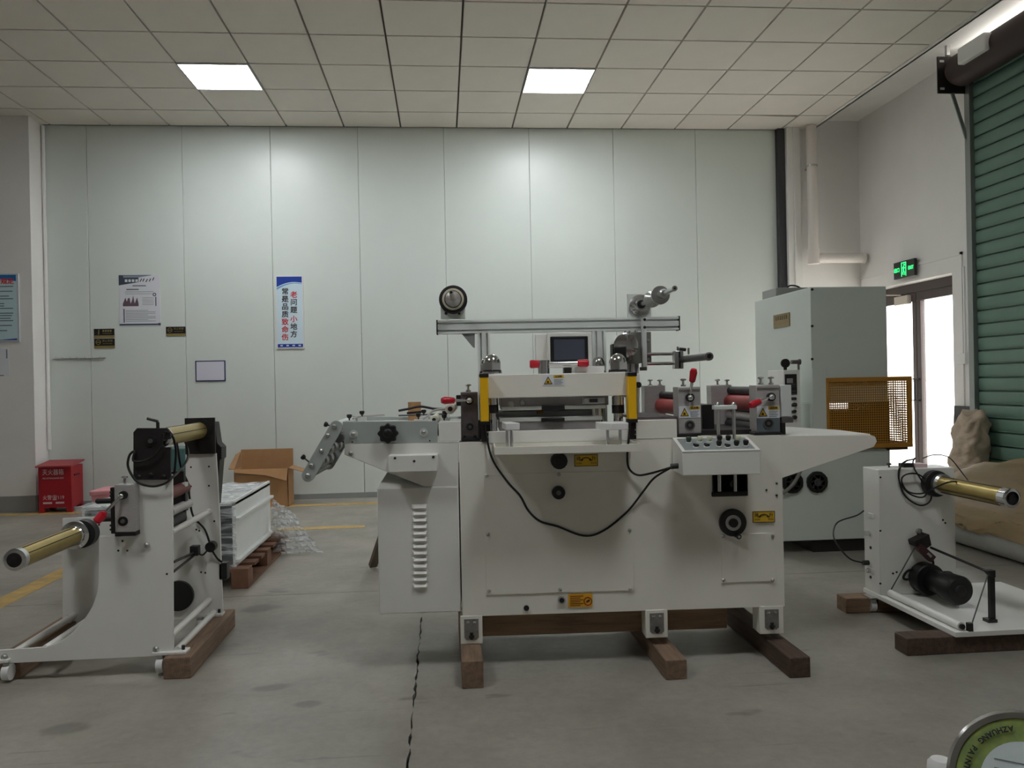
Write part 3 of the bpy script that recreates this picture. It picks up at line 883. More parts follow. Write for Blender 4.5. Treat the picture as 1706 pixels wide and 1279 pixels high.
M.box('roller_bay_back', (1165, 672, 1262, 720), .62, .63, BLACKM, bevel=.001)
M.box('roller_bay_box', (1170, 674, 1190, 724), .2, .5, BLACK, bevel=.001)

# ---- right outfeed table
wp = ((1302, 726), (1450, 724.5), (1458, 727), (1461, 735), (1456, 744), (1303, 796))
M.poly('outfeed_side', wp, .002, .014, PAINT, bevel=.001)
xa, za = M.p(1303, 726, .002); xb = M.p(1456, 725, .002)[0]
xc = xb - .12
M.part('outfeed_top', MB().prism_z([(xa, .014), (xb - .01, .014), (xb - .01, .3), (xc, DM), (xa, DM)], za - .012, za - .001), PAINT2, bevel=.001)
M.part('outfeed_side', MB().prism([M.p(a, b, .002) for a, b in ((1302, 726), (1420, 726), (1303, 780))], DM - .012, DM), PAINT)

# ---- press head, columns, platens
hd = M.box('press_head', (812, 622, 1047, 661), .04, .5, PAINT, bevel=.003)
for r in ((797, 622, 814, 664), (1046, 622, 1066, 662)):
    M.box('head_bracket', r, .075, .45, PAINT2, hd, bevel=.002)
xa, xb, za, zb_ = M.rect((903.5, 624, 940.5, 642), .039)
def warn_label(xa, xb, za, zb_, y, parent):
    w, h = xb - xa, zb_ - za
    p_ = M.part('hazard_label', MB().box(xa, xb, y - .001, y + .001, za, zb_), PAPER, parent)
    y -= .001
    link('label_header', MB().box(xa + w * .5, xb - w * .04, y - .0006, y, za + h * .68, zb_ - h * .04).mesh('label_header', YLAB), p_)
    text('lettering', '⚠注意', h * .2, INK, p_, (xa + w * .72, y - .0012, za + h * .82), bold=.0002)
    flat('small_print', [(xa + w * .52, xa + w * (.92 if k % 2 else .86), za + h * (.1 + .14 * k), za + h * (.15 + .14 * k)) for k in range(4)], GINK, p_, y)
    c = xa + w * .26
    link('hazard_border', MB().prism([(c - w * .2, za + h * .12), (c + w * .2, za + h * .12), (c, za + h * .86)], y - .0006, y).mesh('hazard_border', INK), p_)
    link('hazard_triangle', MB().prism([(c - w * .15, za + h * .19), (c + w * .15, za + h * .19), (c, za + h * .72)], y - .0012, y).mesh('hazard_triangle', YLAB), p_)
    link('hazard_symbol', MB().prism([(c - w * .07, za + h * .24), (c + w * .05, za + h * .24), (c + w * .03, za + h * .42), (c - w * .04, za + h * .46)], y - .0016, y).mesh('hazard_symbol', INK), p_)
warn_label(xa, xb, za, zb_, .039, hd)
for o_, r in ((bA, (1131, 676, 1167, 695.5)), (bB, (1261, 676, 1299, 696))):
    warn_label(*M.rect(r, .029), .029, o_)
# light curtains
for r in ((799.5, 622, 814.5, 708), (1046.5, 620, 1061.5, 704)):
    xa, xb, za, zb_ = M.rect(r, -.02)
    lc = M.part('light_curtain', MB().box(xa + .001, xb - .001, -.02, .03, za + .014, zb_ - .014), YEL, bevel=.003)
    for z0_, z1_ in ((za, za + .016), (zb_ - .016, zb_)):
        M.part('end_cap', MB().box(xa - .001, xb + .001, -.022, .032, z0_, z1_), BLACK, lc, bevel=.002)
    M.part('mounting_strip', MB().box(xa + .004, xb - .004, -.005, .02, za - .07, za), BLACKM, lc)
    for zz in (za - .03, za - .05):
        M.part('screw', MB().cyl((xb - .008, -.006, zz), (xb - .008, -.009, zz), .003, n=8), CHROME, lc)
M.disc('curtain_knob', 1064, 641, 5, .03, .08, BLACK)
# acorn nuts
def acorn(a, b_base, rpx, y, top):
    x, z = M.p(a, b_base, y); r = rpx * M.sc(a, b_base, y); zt_ = M.p(a, top, y)[1]
    h = zt_ - z
    o = M.part('acorn_nut', MB().lathe((x, y, z), (0, 0, 1), [(r, h * .12), (r, h * .55)], 6).dome((x, y, z + h * .5), (0, 0, 1), r * .9, h * .5, 24, 7), CHROME, hd)
    M.part('nut_washer', MB().lathe((x, y, z - .004), (0, 0, 1), [(r * 1.04, 0), (r * 1.04, h * .1)], 28), CHROME, o)
    M.part('nut_collar', MB().lathe((x, y, z + h * .05), (0, 0, 1), [(r * .96, 0), (r * .96, h * .09)], 28), BLACKM, o)
acorn(820, 620.5, 16, .09, 590); acorn(1029.5, 620, 16, .09, 588.5); acorn(997, 621, 12, .42, 593)
acorn(811, 622, 12, .42, 595)
# fast release handle on the head
c = M.P(906, 621, .2)
rl = M.part('release_boss', MB().cyl((c.x, .2, c.z - .01), (c.x, .2, M.p(906, 600, .2)[1]), .026, n=24), CHROME, hd)
hz = M.p(906, 606, .2)[1]
M.part('release_bar', MB().cyl((M.p(893, 606, .2)[0], .2, hz), (M.p(964, 606, .2)[0], .2, hz), .01, n=14), CHROME, rl)
M.part('red_grip', MB().lathe((M.p(899, 606, .2)[0], .2, hz), (-1, 0, 0), [(.011, 0), (.017, .004), (.019, .038), (.015, .044)], 16), REDP, rl)
M.part('red_grip', MB().lathe((M.p(962, 606, .2)[0], .2, hz), (1, 0, 0), [(.011, 0), (.015, .004), (.017, .045), (.013, .05)], 16), REDP, rl)
M.box('head_junction_box', (959, 610, 1007, 622), .22, .36, WHITE, hd, bevel=.003)
M.box('head_connector', (940, 612, 952, 622), .2, .26, BLACK, hd, bevel=.002)
# guide columns
zdk = ztop
for a, y in ((820, .09), (1029.5, .09), (997, .42), (811, .42)):
    x = M.p(a, 670, y)[0]
    zt_ = M.p(a, 660, y)[1]
    co = M.part('guide_column', MB().cyl((x, y, zdk - .01), (x, y, zt_ + .01), .02, n=24), CHROME)
    if y < .2:
        zc0, zc1 = M.p(a, 688, y)[1], M.p(a, 674, y)[1]
        M.part('column_collar', MB().cyl((x, y, zc0), (x, y, zc1), .027, n=24), BLACKM, co)
        M.part('column_bush', MB().cyl((x, y, zc1), (x, y, zt_), .026, n=24), CHROME, co)
up_ = M.box('upper_platen', (834, 660.5, 1014, 676), .08, .42, GRIND, bevel=.002)
M.box('platen_edge', (836, 676, 1010, 682), .07, .42, ALU, up_, bevel=.001)
M.box('platen_handle', (903, 674, 941, 684), .055, .09, BLACK, up_, bevel=.003)
M.bolt(851, 673, 6, .08, parent=up_); M.bolt(870, 670, 5, .08, parent=up_)
cl = M.box('die_clamp', (970, 662, 1008, 672), .05, .08, DCHROME, up_, bevel=.002)
M.disc('clamp_screw', 976, 667, 3.5, .045, .05, CHROME, cl)
M.box('clamp_slot', (982, 664, 996, 670), .047, .051, BLACKM, cl)
lo_ = M.box('lower_platen', (832, 700, 1000, 716), .09, .42, GRIND, bevel=.002)
xa, xb, za, zb_ = M.rect((832, 694, 1003, 701), .09)
M.part('bolster_plate', MB().box(xa, xb, .085, .42, za, zb_), ALU, lo_, bevel=.002)
xa, xb, za, zb_ = M.rect((828, 684, 990, 690), .2)
M.part('die_board', MB().box(xa, xb, .2, .42, za - .02, zb_), mat('pale die board', (196, 198, 196), .45, .3), lo_, bevel=.002)
M.box('platen_handle', (902, 696, 941, 703), .07, .1, BLACK, lo_, bevel=.003)
M.part('copper_rule', MB().bar(M.P(895, 687, .18), M.P(925, 684, .25), .006, .012), mat('brass rule', (190, 140, 60), .35, .8), lo_)
for a in (990, 1000):
    c = M.P(a, 694, .12)
    M.part('spring_post', MB().cyl((c.x, .12, c.z), (c.x, .12, M.p(a, 680, .12)[1]), .012, n=18), CHROME, lo_)
# apron and tray
M.box('apron_plate', (812, 716, 1049, 736), .0, .016, PAINT2, bevel=.002)
d2 = -.2
xa, za = M.p(824, 756, d2); xb, zb_ = M.p(1068, 742, d2)
zc = M.p(940, 755, d2)[1]; zd = M.p(940, 742, d2)[1]
tr = M.part('tray', MB().box(xa, xb, d2, .0, zc, zc + .006), PAINT, bevel=.001)
M.part('tray_lip', MB().box(xa, xb, d2 - .004, d2, zc, zd), PAINT, tr, bevel=.001)
for x_ in (xa, xb - .004):
    M.part('tray_lip', MB().box(x_, x_ + .004, d2, .0, zc, zd), PAINT, tr)
WH = mat('white nylon', (236, 236, 234), .45)
def rail(pts, h, posts):
    P_ = [M.P(a, b, y) for a, b, y in pts]
    z = max(p.z for p in P_)
    poly = [(p.x, p.y) for p in P_]
    o = M.part('nylon_rest', MB().prism_z(poly, z - h, z), WH, bevel=.003)
    for a, y in posts:
        x = M.p(a, 718, y)[0]
        M.part('rest_post', MB().cyl((x, y, zc + .004), (x, y, z - h + .004), .007, n=12), CHROME, o)
rail([(836, 703, -.02), (850, 703, -.02), (866, 705, -.17), (842, 705, -.17)], .028, ((845, -.06), (852, -.14)))
rail([(992, 703, -.03), (1040, 703, -.03), (1047, 705, -.17), (1018, 705, -.17), (1000, 704, -.12)], .028, ((1012, -.07), (1033, -.14)))

# ---- aluminium crossbar, posts, screen
YP = .54
def grooved(xa, xb, y0, y1, za, zb_, horizontal, n, w=.0044, dp=.014):
    mb = MB().box(xa, xb, y0 + dp, y1, za, zb_)
    a0, a1 = (za, zb_) if horizontal else (xa, xb)
    cuts = [a0]
    for f in n:
        c_ = a0 + (a1 - a0) * f
        cuts += [c_ - w, c_ + w]
    cuts.append(a1)
    for k in range(0, len(cuts), 2):
        if horizontal:
            mb.box(xa, xb, y0, y0 + dp, cuts[k], cuts[k + 1])
        else:
            mb.box(cuts[k], cuts[k + 1], y0, y0 + dp, za, zb_)
    return mb
def profile(name, r, y0, y1, horizontal, n, parent=None):
    xa, xb, za, zb_ = M.rect(r, y0)
    return M.part(name, grooved(xa, xb, y0, y1, za, zb_, horizontal, n), ALU, parent)
cbz = profile('crossbar', (728, 530.5, 1132, 552.5), YP - .03, YP + .03, True, (.22, .76))
xa, xb, za, zb_ = M.rect((728, 529.5, 1132, 553.5), YP - .03)
for x_ in (xa, xb):
    M.part('end_cap', MB().box(x_ - .003, x_ + .003, YP - .032, YP + .032, za, zb_), BLACK, cbz)
_, _, zcb, _ = M.rect((728, 530.5, 1132, 552.5), YP - .03)
for a0, a1 in ((796, 817), (988, 1010), (1044, 1064)):
    xa = M.p(a0, 600, YP - .03)[0]; xb = M.p(a1, 600, YP - .03)[0]
    M.part('upright_post', grooved(xa, xb, YP - .03, YP + .03, ztop, zcb, False, (.27, .75)), ALU)
M.poly('gusset', ((768, 554), (791, 554), (791, 579), (788, 578)), YP - .02, YP + .02, mat('grey gusset', (140, 142, 140), .5, .3))
# spool holders
sp = M.box('spool_plate', (734, 489, 775, 531), YP - .02, YP, ALU, bevel=.002)
for a in (743, 765):
    M.bolt(a, 522, 2.4, YP - .02, BLACK, sp)
c = M.P(755, 499, YP - .05); s_ = M.sc(755, 499, YP - .05)
M.part('spool_flange', MB().lathe((c.x, YP - .02, c.z), (0, -1, 0), [(23 * s_, 0), (23.5 * s_, .01), (23.5 * s_, .04), (21 * s_, .046)], 36), RUBBER, sp)
M.part('spool_ring', MB().lathe((c.x, YP - .06, c.z), (0, -1, 0), [(18 * s_, 0), (18 * s_, .014), (14.5 * s_, .016), (14.5 * s_, .004)], 36), mat('cream ring', (206, 200, 178), .45), sp)
M.part('spool_hub', MB().lathe((c.x, YP - .06, c.z), (0, -1, 0), [(13 * s_, 0), (13 * s_, .03), (10 * s_, .05), (6 * s_, .07), (6 * s_, .09)], 28), STEEL, sp)
M.part('spool_shaft', MB().cyl((c.x, YP - .1, c.z), (c.x, YP - .36, c.z), .011, n=18), mat('greased shaft', (200, 196, 180), .3, .6), sp)
M.part('shaft_hole', MB().cyl((c.x, YP - .36, c.z), (c.x, YP - .362, c.z), .006, n=12), BLACK, sp)
sp2 = M.box('spool_plate', (1046, 489, 1085, 531), YP - .02, YP, ALU, bevel=.002)
c = M.P(1066, 508, YP - .03); s_ = M.sc(1066, 508, YP - .03)
fl = M.part('spool_flange', MB().lathe((c.x, YP - .02, c.z), (0, -1, 0), [(17.5 * s_, 0), (17.5 * s_, .016), (11 * s_, .03), (9 * s_, .045), (6.5 * s_, .046)], 32), DCHROME, sp2)
for k in range(4):
    th = math.pi / 4 + k * math.pi / 2
    M.part('bolt', MB().cyl((c.x + .038 * math.cos(th), YP - .034, c.z + .038 * math.sin(th)), (c.x + .038 * math.cos(th), YP - .04, c.z + .038 * math.sin(th)), .006, n=10), BLACK, fl)
M.part('bearing_seal', MB().cyl((c.x, YP - .06, c.z), (c.x, YP - .068, c.z), .02), BLACK, fl)
M.part('spool_shaft', MB().cyl((c.x, YP - .06, c.z), (c.x, YP - .72, c.z), .011, n=18), CHROME, sp2)
for y, pr_ in ((-.3, [(.012, 0), (.038, .002), (.038, .012), (.022, .04), (.018, .07)]), (-.41, [(.02, 0), (.022, .03), (.04, .05), (.04, .062), (.014, .064)]), (-.49, [(.012, 0), (.02, .004), (.02, .05), (.014, .055)])):
    M.part('spool_cone', MB().lathe((c.x, YP + y, c.z), (0, -1, 0), pr_, 28), DCHROME, sp2)
M.part('shaft_hole', MB().cyl((c.x, YP - .72, c.z), (c.x, YP - .722, c.z), .005, n=12), BLACK, sp2)
# right bracket plate, bar and arms
bpz = M.box('hanger_plate', (1045, 553, 1085, 605), YP - .05, YP - .04, mat('grey hanger plate', (132, 132, 126), .5, .3), bevel=.001)
for a, b_ in ((1050, 565), (1050, 597), (1080, 567), (1080, 598)):
    M.bolt(a, b_, 2.6, YP - .05, parent=bpz)
hb = M.box('hanger_bar', (1070, 529, 1077.5, 615), YP - .075, YP - .05, ALU, bevel=.001)
for b_ in (532, 545):
    M.bolt(1074, b_, 2.4, YP - .075, BLACK, hb)
M.box('bar_end_pad', (1068, 611, 1078, 617), YP - .08, YP - .045, GUNMETAL, hb)
ys = YP - .062
for b_ in (590, 606):
    a = M.P(1077, b_, ys); e_ = M.P(1127, b_ - .5, ys)
    M.part('support_rod', MB().cyl((a.x, ys, a.z), (e_.x, ys, a.z), .008, n=14), CHROME, hb)
    M.part('rod_collar', MB().cyl((e_.x - .012, ys, a.z), (e_.x, ys, a.z), .013, n=14), BLACK, hb)
cp = M.box('arm_clamp', (1124, 584, 1139, 614), ys - .03, ys + .02, DCHROME, bevel=.003)
M.box('clamp_slit', (1131, 585, 1134, 613), ys - .032, ys - .028, BLACK, cp)
a = M.P(1129, 581, ys - .02); b_ = M.P(1147, 583, ys - .02)
M.part('clamp_lever', MB().cyl(a + (b_ - a) * .15, a + (b_ - a) * .75, .008, n=12), BLACK, cp)
for q in (a, b_):
    M.part('lever_bolt', MB().cyl((q.x, q.y, q.z - .02), (q.x, q.y, q.z + .01), .005, n=10), CHROME, cp)
c = M.P(1134, 599, ys)
ar = M.part('unwind_arm', MB().cyl((c.x, ys, c.z), (c.x, ys - .46, c.z), .016, n=20), mat('black anodised tube', (44, 42, 42), .35, .3), cp)
M.part('arm_end', MB().lathe((c.x, ys - .46, c.z), (0, -1, 0), [(.018, 0), (.018, .02), (.012, .022), (.01, .016)], 20), GUNMETAL, ar)
M.part('arm_bore', MB().cyl((c.x, ys - .47, c.z), (c.x, ys - .478, c.z), .009, n=14), BLACK, ar)
# motor seen between the posts
mo = M.box('servo_motor', (1021, 572, 1046, 608), YP - .14, YP - .06, BLACK, bevel=.006)
c = M.P(1040, 576, YP - .1)
M.part('motor_shroud', MB().lathe((c.x, YP - .15, c.z), (0, 1, 0), [(.05, 0), (.058, .004), (.058, .1), (.05, .104)], 36), CHROME, mo)
M.box('motor_cap', (1024, 577, 1044, 606), YP - .156, YP - .14, BLACK, mo, bevel=.004)
# HMI
hm = M.box('operator_screen', (913, 553, 987, 612), YP - .16, YP - .06, PAINT2, bevel=.006)
M.part('screen_neck', MB().box(*[M.p(a, 580, YP - .1)[0] for a in (892, 914)], YP - .1, YP - .06, M.p(900, 600, YP - .1)[1], M.p(900, 556, YP - .1)[1]), PAINT2, hm, bevel=.004)
bz = M.box('screen_bezel', (917, 560, 980, 604), YP - .166, YP - .15, BLACK, hm, bevel=.004)
M.box('screen_glass', (923, 565, 974, 599), YP - .168, YP - .16, mat('unlit lcd', (78, 84, 96), .25, .1), hm, bevel=0)
xs_, zs_ = M.p(951, 612, YP - .1)
M.part('screen_column', MB().box(xs_ - .03, xs_ + .03, YP - .13, YP - .05, ztop, zs_ + .01), PAINT2, hm)

# ---- timbers under the machine
def timber(label, r, length, mt_, group=None, dx=0.0, name='timber_block'):
    """r: pixel rect of the near end face standing on the floor"""
    x0_, y_ = W.g((r[0] + r[2]) / 2, r[3], 0)
    xa, xb, za, zb_ = W.rect(r, y_)
    w = xb - xa; h = zb_
    fr = Frame((x0_, y_, 0), -math.atan2(dx, length) if dx else 0)
    o = fr.solo(name, label, 'timber', MB().box(-w / 2, w / 2, 0, length, 0, h), mt_, bevel=.004, group=group)
    return o, h
timber('short timber under the press foot by the louvred cabinet', (770, 1101, 806, 1147), .78, WOOD, 'timbers carrying the die cutting press')
timber('worn timber under the middle foot of the press', (1110, 1099, 1145, 1132), .85, WOOD, 'timbers carrying the die cutting press')
timber('dark timber under the press foot below the outfeed table', (1316, 1095, 1351, 1129), .85, WOODD, 'timbers carrying the die cutting press')
xa, _ = W.g(804, 1062, .109); xb, yb_ = W.g(1208, 1052, .109)
yc_ = Y0 + .06
cbm = Frame((W.p(804, 1060, yc_)[0], yc_, .109), -0.0413)
Lb = W.p(1210, 1052, yc_)[0] - cbm.o.x
cbm.solo('timber_block', 'long crosswise timber lying on the others beneath the press', 'timber', MB().box(.0, Lb, .03, .11, 0.0, .1), WOODX, bevel=.005)

# ================================================================== REWINDER STAND (beside the pallet load)
LX, LY = W.p(253, 1093, 3.5)[0], 3.5
LZ = .088
L = Thing('rewinder_stand', 'off white rewinding stand with olive gold shafts and black cable loop', 'machine', (LX, LY, LZ))
def arc(pts):
    return pts
frontp = ((-14, 1084), (40, 1080.5), (76, 1078), (92, 1072), (106, 1065), (122, 1052), (136, 1037), (147, 1022), (155, 1008), (161, 990), (164, 972), (165, 893), (226, 892.5), (226, 790), (287, 790), (288.5, 1091.5), (253, 1093), (8, 1105), (-14, 1107))
fp = L.poly('front_plate', frontp, 0, .014, PAINT2, bevel=.0015)
for a, b_, r in ((245, 908, 5.2), (260, 1081, 5.2), (8, 1094, 5.5)):
    L.bolt(a, b_, r, 0, parent=fp)
for a, b_ in ((204, 901), (197, 917), (212, 917), (278, 956)):
    L.disc('screw_hole', a, b_, 1.8, -.001, .003, BLACK, fp, n=10)
DL = .56
rearp = ((104, 863), (300, 858), (309, 858), (309, 757), (360, 755), (366, 860), (371, 1022), (330, 1030), (215, 1036), (140, 1040), (104, 1040))
rp = L.poly('rear_plate', rearp, DL, DL + .014, PAINT2, bevel=.0015)
for a, b_ in ((318, 778), (348, 777), (318, 810), (348, 809), (357, 868), (327, 882), (332, 884), (335, 953), (342, 954), (165, 874)):
    L.disc('screw_hole', a, b_, 1.6, DL - .001, DL + .003, BLACK, rp, n=10)
L.disc('motor_port', 296, 993, 25, DL - .02, DL, BLACK, rp)
# top black plates with gold shaft
bpl = L.poly('shaft_plate', ((222, 720), (228, 713), (278, 713), (284, 720), (284, 731), (272, 733), (270, 741), (274, 745), (284, 745), (284, 799), (222, 799)), -.014, .0, BLACKM, bevel=.001)
for a, b_ in ((232, 794), (252, 791), (273, 794)):
    L.bolt(a, b_, 4, -.014, BLACKM, bpl)
L.disc('shaft_bearing', 250, 734.5, 9, -.02, -.014, BLACK, bpl)
L.disc('shaft_nut', 250, 734.5, 4, -.026, -.02, GUNMETAL, bpl, n=6)
a, b_ = L.P(263, 712, -.007), L.P(263, 703, -.007)
tv = L.part('clamp_lever', MB().cyl((a.x, -.007, a.z - .004), (a.x, -.007, b_.z), .007, n=12).tube([L.P(263, 703, -.007), L.P(260, 701, -.007), L.P(245, 697, -.007)], .006, n=8), BLACK, bpl)
rpl = L.box('shaft_plate', (308, 696, 358, 756), DL - .014, DL, BLACKM, bevel=.001)
L.disc('shaft_bearing', 337, 714, 15, DL - .02, DL - .014, BLACK, rpl)
mtr = L.part('drive_motor', MB().prism([L.p(x_, y_, DL + .03) for x_, y_ in ((357, 703), (362, 738), (369, 745), (369, 764), (366, 766), (360, 842), (330, 842), (330, 703))], DL + .03, DL + .12), BLACKM, bevel=.003)
L.part('motor_spacer', MB().box(*[L.p(a, 740, DL + .014)[0] for a in (335, 352)], DL + .014, DL + .03, L.p(345, 752, DL)[1], L.p(345, 712, DL)[1]), BLACKM, mtr)
c = L.P(331, 717, DL - .02)
c0 = L.P(277, 728, .02)
ga = L.part('gold_shaft', MB().cyl((c.x, DL - .02, c.z), (c.x, .05, c.z), .04, n=32), GOLD, label='olive gold upper shaft')
L.part('shaft_end', MB().lathe((c.x, .05, c.z), (0, -1, 0), [(.041, 0), (.041, .03), (.03, .034), (.02, .034), (.02, .055)], 28), CHROME, ga)
for th in (.3, 1.4, 2.5, 4.2):
    L.part('key_strip', MB().bar((c.x + .0395 * math.cos(th), DL - .03, c.z + .0395 * math.sin(th)), (c.x + .0395 * math.cos(th), .06, c.z + .0395 * math.sin(th)), .004, .004), BROWNLINE, ga)
# nip block with red lever
nb = L.box('nip_block', (191, 807, 225, 886), -.05, .0, STEEL, bevel=.002)
L.box('nip_block_side', (221, 806, 226, 890), -.04, .01, GUNMETAL, nb)
L.box('block_foot', (191, 886, 226, 893), -.05, .0, BLACKM, nb)
L.box('guide_slide', (184, 812, 191, 889), -.03, -.005, BLACKM, nb)
for b_ in (820, 826, 875, 882):
    L.bolt(184.5, b_, 2, -.03, BLACK, nb, 'screw')
for b_, ln in ((834, 22), (864, 24)):
    a = L.P(187, b_, -.015)
    L.part('guide_pin', MB().cyl((a.x, -.015, a.z), (a.x - ln * .0026, -.015, a.z), .011, n=14).dome((a.x - ln * .0026, -.015, a.z), (-1, 0, 0), .011), BLACKM, nb)
a = L.P(208, 806, -.025)
L.part('pressure_screw', MB().cyl((a.x, -.025, a.z - .002), (a.x, -.025, a.z + .03), .005, n=10).lathe((a.x, -.025, a.z + .024), (0, 0, 1), [(.006, 0), (.013, .004), (.013, .008), (.006, .01)], 12), CHROME, nb)
a = L.P(203, 826, -.05); e_ = L.P(162, 868, -.11); dv = (e_ - a).normalized(); ln = (e_ - a).length
L.part('pivot_boss', MB().cyl((a.x + .008, -.05, a.z + .004), (a.x + .008, -.062, a.z + .004), .017, n=18), BLACKM, nb)
L.part('pivot_ball', MB().dome((a.x, -.055, a.z), (0, -1, 0), .013), CHROME, nb)
L.part('lever_rod', MB().cyl(a + Vector((0, -.01, 0)), a + Vector((0, -.01, 0)) + dv * (ln - .03), .006, .007, n=12), CHROME, nb)
L.part('lever_grip', MB().lathe(a + Vector((0, -.01, 0)) + dv * (ln - .05), dv, [(.008, 0), (.018, .012), (.016, .05), (.008, .054)], 16), REDP, nb)
x, z = L.p(205, 868, -.05); r = 8 * L.sc(205, 868, -.05)
L.part('bearing_hub', MB().lathe((x, -.05, z), (0, -1, 0), [(r, 0), (r, .003), (r * .8, .003), (r * .8, .001)], 24), BLACKM, nb)
L.part('shaft_centre', MB().cyl((x, -.05, z), (x, -.056, z), r * .45), GUNMETAL, nb)
x = L.p(208, 840, -.02)[0]
for b_, r, mt_ in ((830, .028, REDROLL), (866, .03, BLACKM)):
    z = L.p(208, b_, -.02)[1]
    L.part('nip_roller', MB().cyl((x, .014, z), (x, DL, z), r, n=24), mt_)
# rollers, motor and gears seen through the gap between the plates
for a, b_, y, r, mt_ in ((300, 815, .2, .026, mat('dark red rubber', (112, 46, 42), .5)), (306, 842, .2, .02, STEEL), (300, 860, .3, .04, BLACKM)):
    q = L.P(a, b_, y)
    L.part('inner_roller', MB().cyl((q.x, .014, q.z), (q.x, .27, q.z), r, n=20), mt_)
L.box('inner_bracket', (285, 785, 307, 880), .26, .29, BLACKM)
L.box('cylinder_body', (301, 818, 309, 852), .2, .24, BLACK, bevel=.003)
L.box('cylinder_cap', (303, 804, 309, 818), .2, .24, WHITE, bevel=.003)
# lower gold shaft pointing forwards
hb_ = L.disc('shaft_hub', 135, 890, 23, DL - .05, DL, BLACK)
c = L.P(128, 890, DL - .05)
gb = L.part('gold_shaft', MB().cyl((c.x, DL - .05, c.z), (c.x, -.02, c.z), .043, n=32), GOLD, label='olive gold lower shaft')
L.part('shaft_flange', MB().lathe((c.x, DL - .05, c.z), (0, -1, 0), [(.066, 0), (.066, .025), (.05, .03), (.045, .05)], 32), CHROME, gb)
L.part('shaft_end', MB().lathe((c.x, -.02, c.z), (0, -1, 0), [(.045, 0), (.045, .03), (.034, .034), (.03, .034), (.03, .02)], 32), CHROME, gb)
L.part('shaft_bore', MB().lathe((c.x, -.05, c.z), (0, -1, 0), [(.029, 0), (.029, .004), (.012, .004), (.012, .01)], 24), BLACKM, gb)
for th in (.5, 1.3, 2.1, 3.4):
    L.part('key_strip', MB().bar((c.x + .0425 * math.cos(th), DL - .06, c.z + .0425 * math.sin(th)), (c.x + .0425 * math.cos(th), -.01, c.z + .0425 * math.sin(th)), .004, .004), BROWNLINE, gb)
# tie rods between the plates
for a, b_, y in ((286, 886, .014), (286, 1057, .014), (294, 1083, .0), (20, 1089, .0), (75, 1080, .014)):
    q = L.P(a, b_, y)
    L.part('tie_rod', MB().cyl((q.x, .006, q.z), (q.x, DL + .002, q.z), .014, n=16), PAINT2)
# base rails, brackets and castors
for a, b_ in ((252, 310), (-6, 14)):
    xa, xb = L.p(a, 1095, -.02)[0], L.p(b_, 1095, -.02)[0]
    for y in (-.02, DL - .03):
        br = L.part('foot_bracket', MB().box(xa, xb, y, y + .06, .0, .012), PAINT2, bevel=.002)
        L.part('levelling_bolt', MB().cyl((xb - .02, y + .03, .01), (xb - .02, y + .03, .03), .007, n=8), BLACK, br)
        cx = xa + .03
        L.part('castor_fork', MB().box(cx - .012, cx + .012, y + .012, y + .045, -.03, .0), DCHROME, br)
        L.part('castor_wheel', MB().cyl((cx - .014, y + .028, -.046), (cx + .014, y + .028, -.046), .034, n=20), WHITE, br)
L.poly('base_crossmember', ((104, 1005), (215, 1003), (371, 1000), (371, 1024), (104, 1040)), DL + .014, DL + .03, PAINT2)
# cables
def lcable(pts, r=.005):
    L.part('cable', MB().tube([L.P(a, b, y) for a, b, y in pts], r), CABLE)
lcable([(272, 722, -.03), (268, 745, -.03), (255, 760, -.03), (238, 768, -.03), (222, 767, -.03), (224, 752, -.022), (216, 758, -.02), (213, 775, -.02), (220, 792, -.025), (233, 805, -.025), (255, 810, -.025), (275, 805, -.025), (287, 795, -.015), (300, 783, .1), (312, 765, .2), (313, 750, .3), (306, 732, .3), (292, 721, .2), (278, 719, .05)])
lcable([(276, 718, -.02), (288, 728, .02), (293, 750, .03), (292, 775, .05), (290, 788, .06)])
lcable([(280, 718, -.02), (292, 730, .1), (297, 752, .2), (302, 780, .3), (313, 805, .4), (316, 830, .5), (322, 860, .53), (340, 880, .53), (348, 900, .53), (351, 912, .53), (362, 930, .55), (370, 936, .56)])
cc = L.P(352, 910, .53)
L.part('cable_connector', MB().cyl((cc.x, .51, cc.z), (cc.x, .55, cc.z), .025, n=16), BLACK)
L.box('sensor_head', (316, 910, 330, 926), .5, .54, BLACK, bevel=.002)
for b0, b1 in ((936, 921), (952, 926)):
    L.part('sensor_rod', MB().cyl(L.P(289, b0, .1), L.P(322, b1, .5), .006, n=10), BLACKM)
lcable([(330, 922, .52), (338, 924, .53), (346, 916, .53)], .004)
L.box('switch_box', (364, 938, 378, 966), DL + .0, DL + .05, BLACK, bevel=.003)

for lab, px0, dx in (('timber under the castors of the rewinding stand, beside the grey tie rods', 0, 0), ('timber under the curved foot of the rewinding stand', 1, 0)):
    if px0 == 0:
        x0_, y0_ = W.g(295, 1131, 0)
        Frame((x0_, y0_, 0)).solo('timber_block', lab, 'timber', MB().box(-.055, .055, 0, .72, 0, .088), WOOD, bevel=.004, group='timbers under the rewinding stand')
    else:
        x0_ = LX + L.p(14, 1100, 0)[0] - .03; y0_ = LY + .04
        Frame((x0_, y0_, 0)).solo('timber_block', lab, 'timber', MB().box(-.055, .055, 0, .62, 0, .088), WOOD, bevel=.004, group='timbers under the rewinding stand')

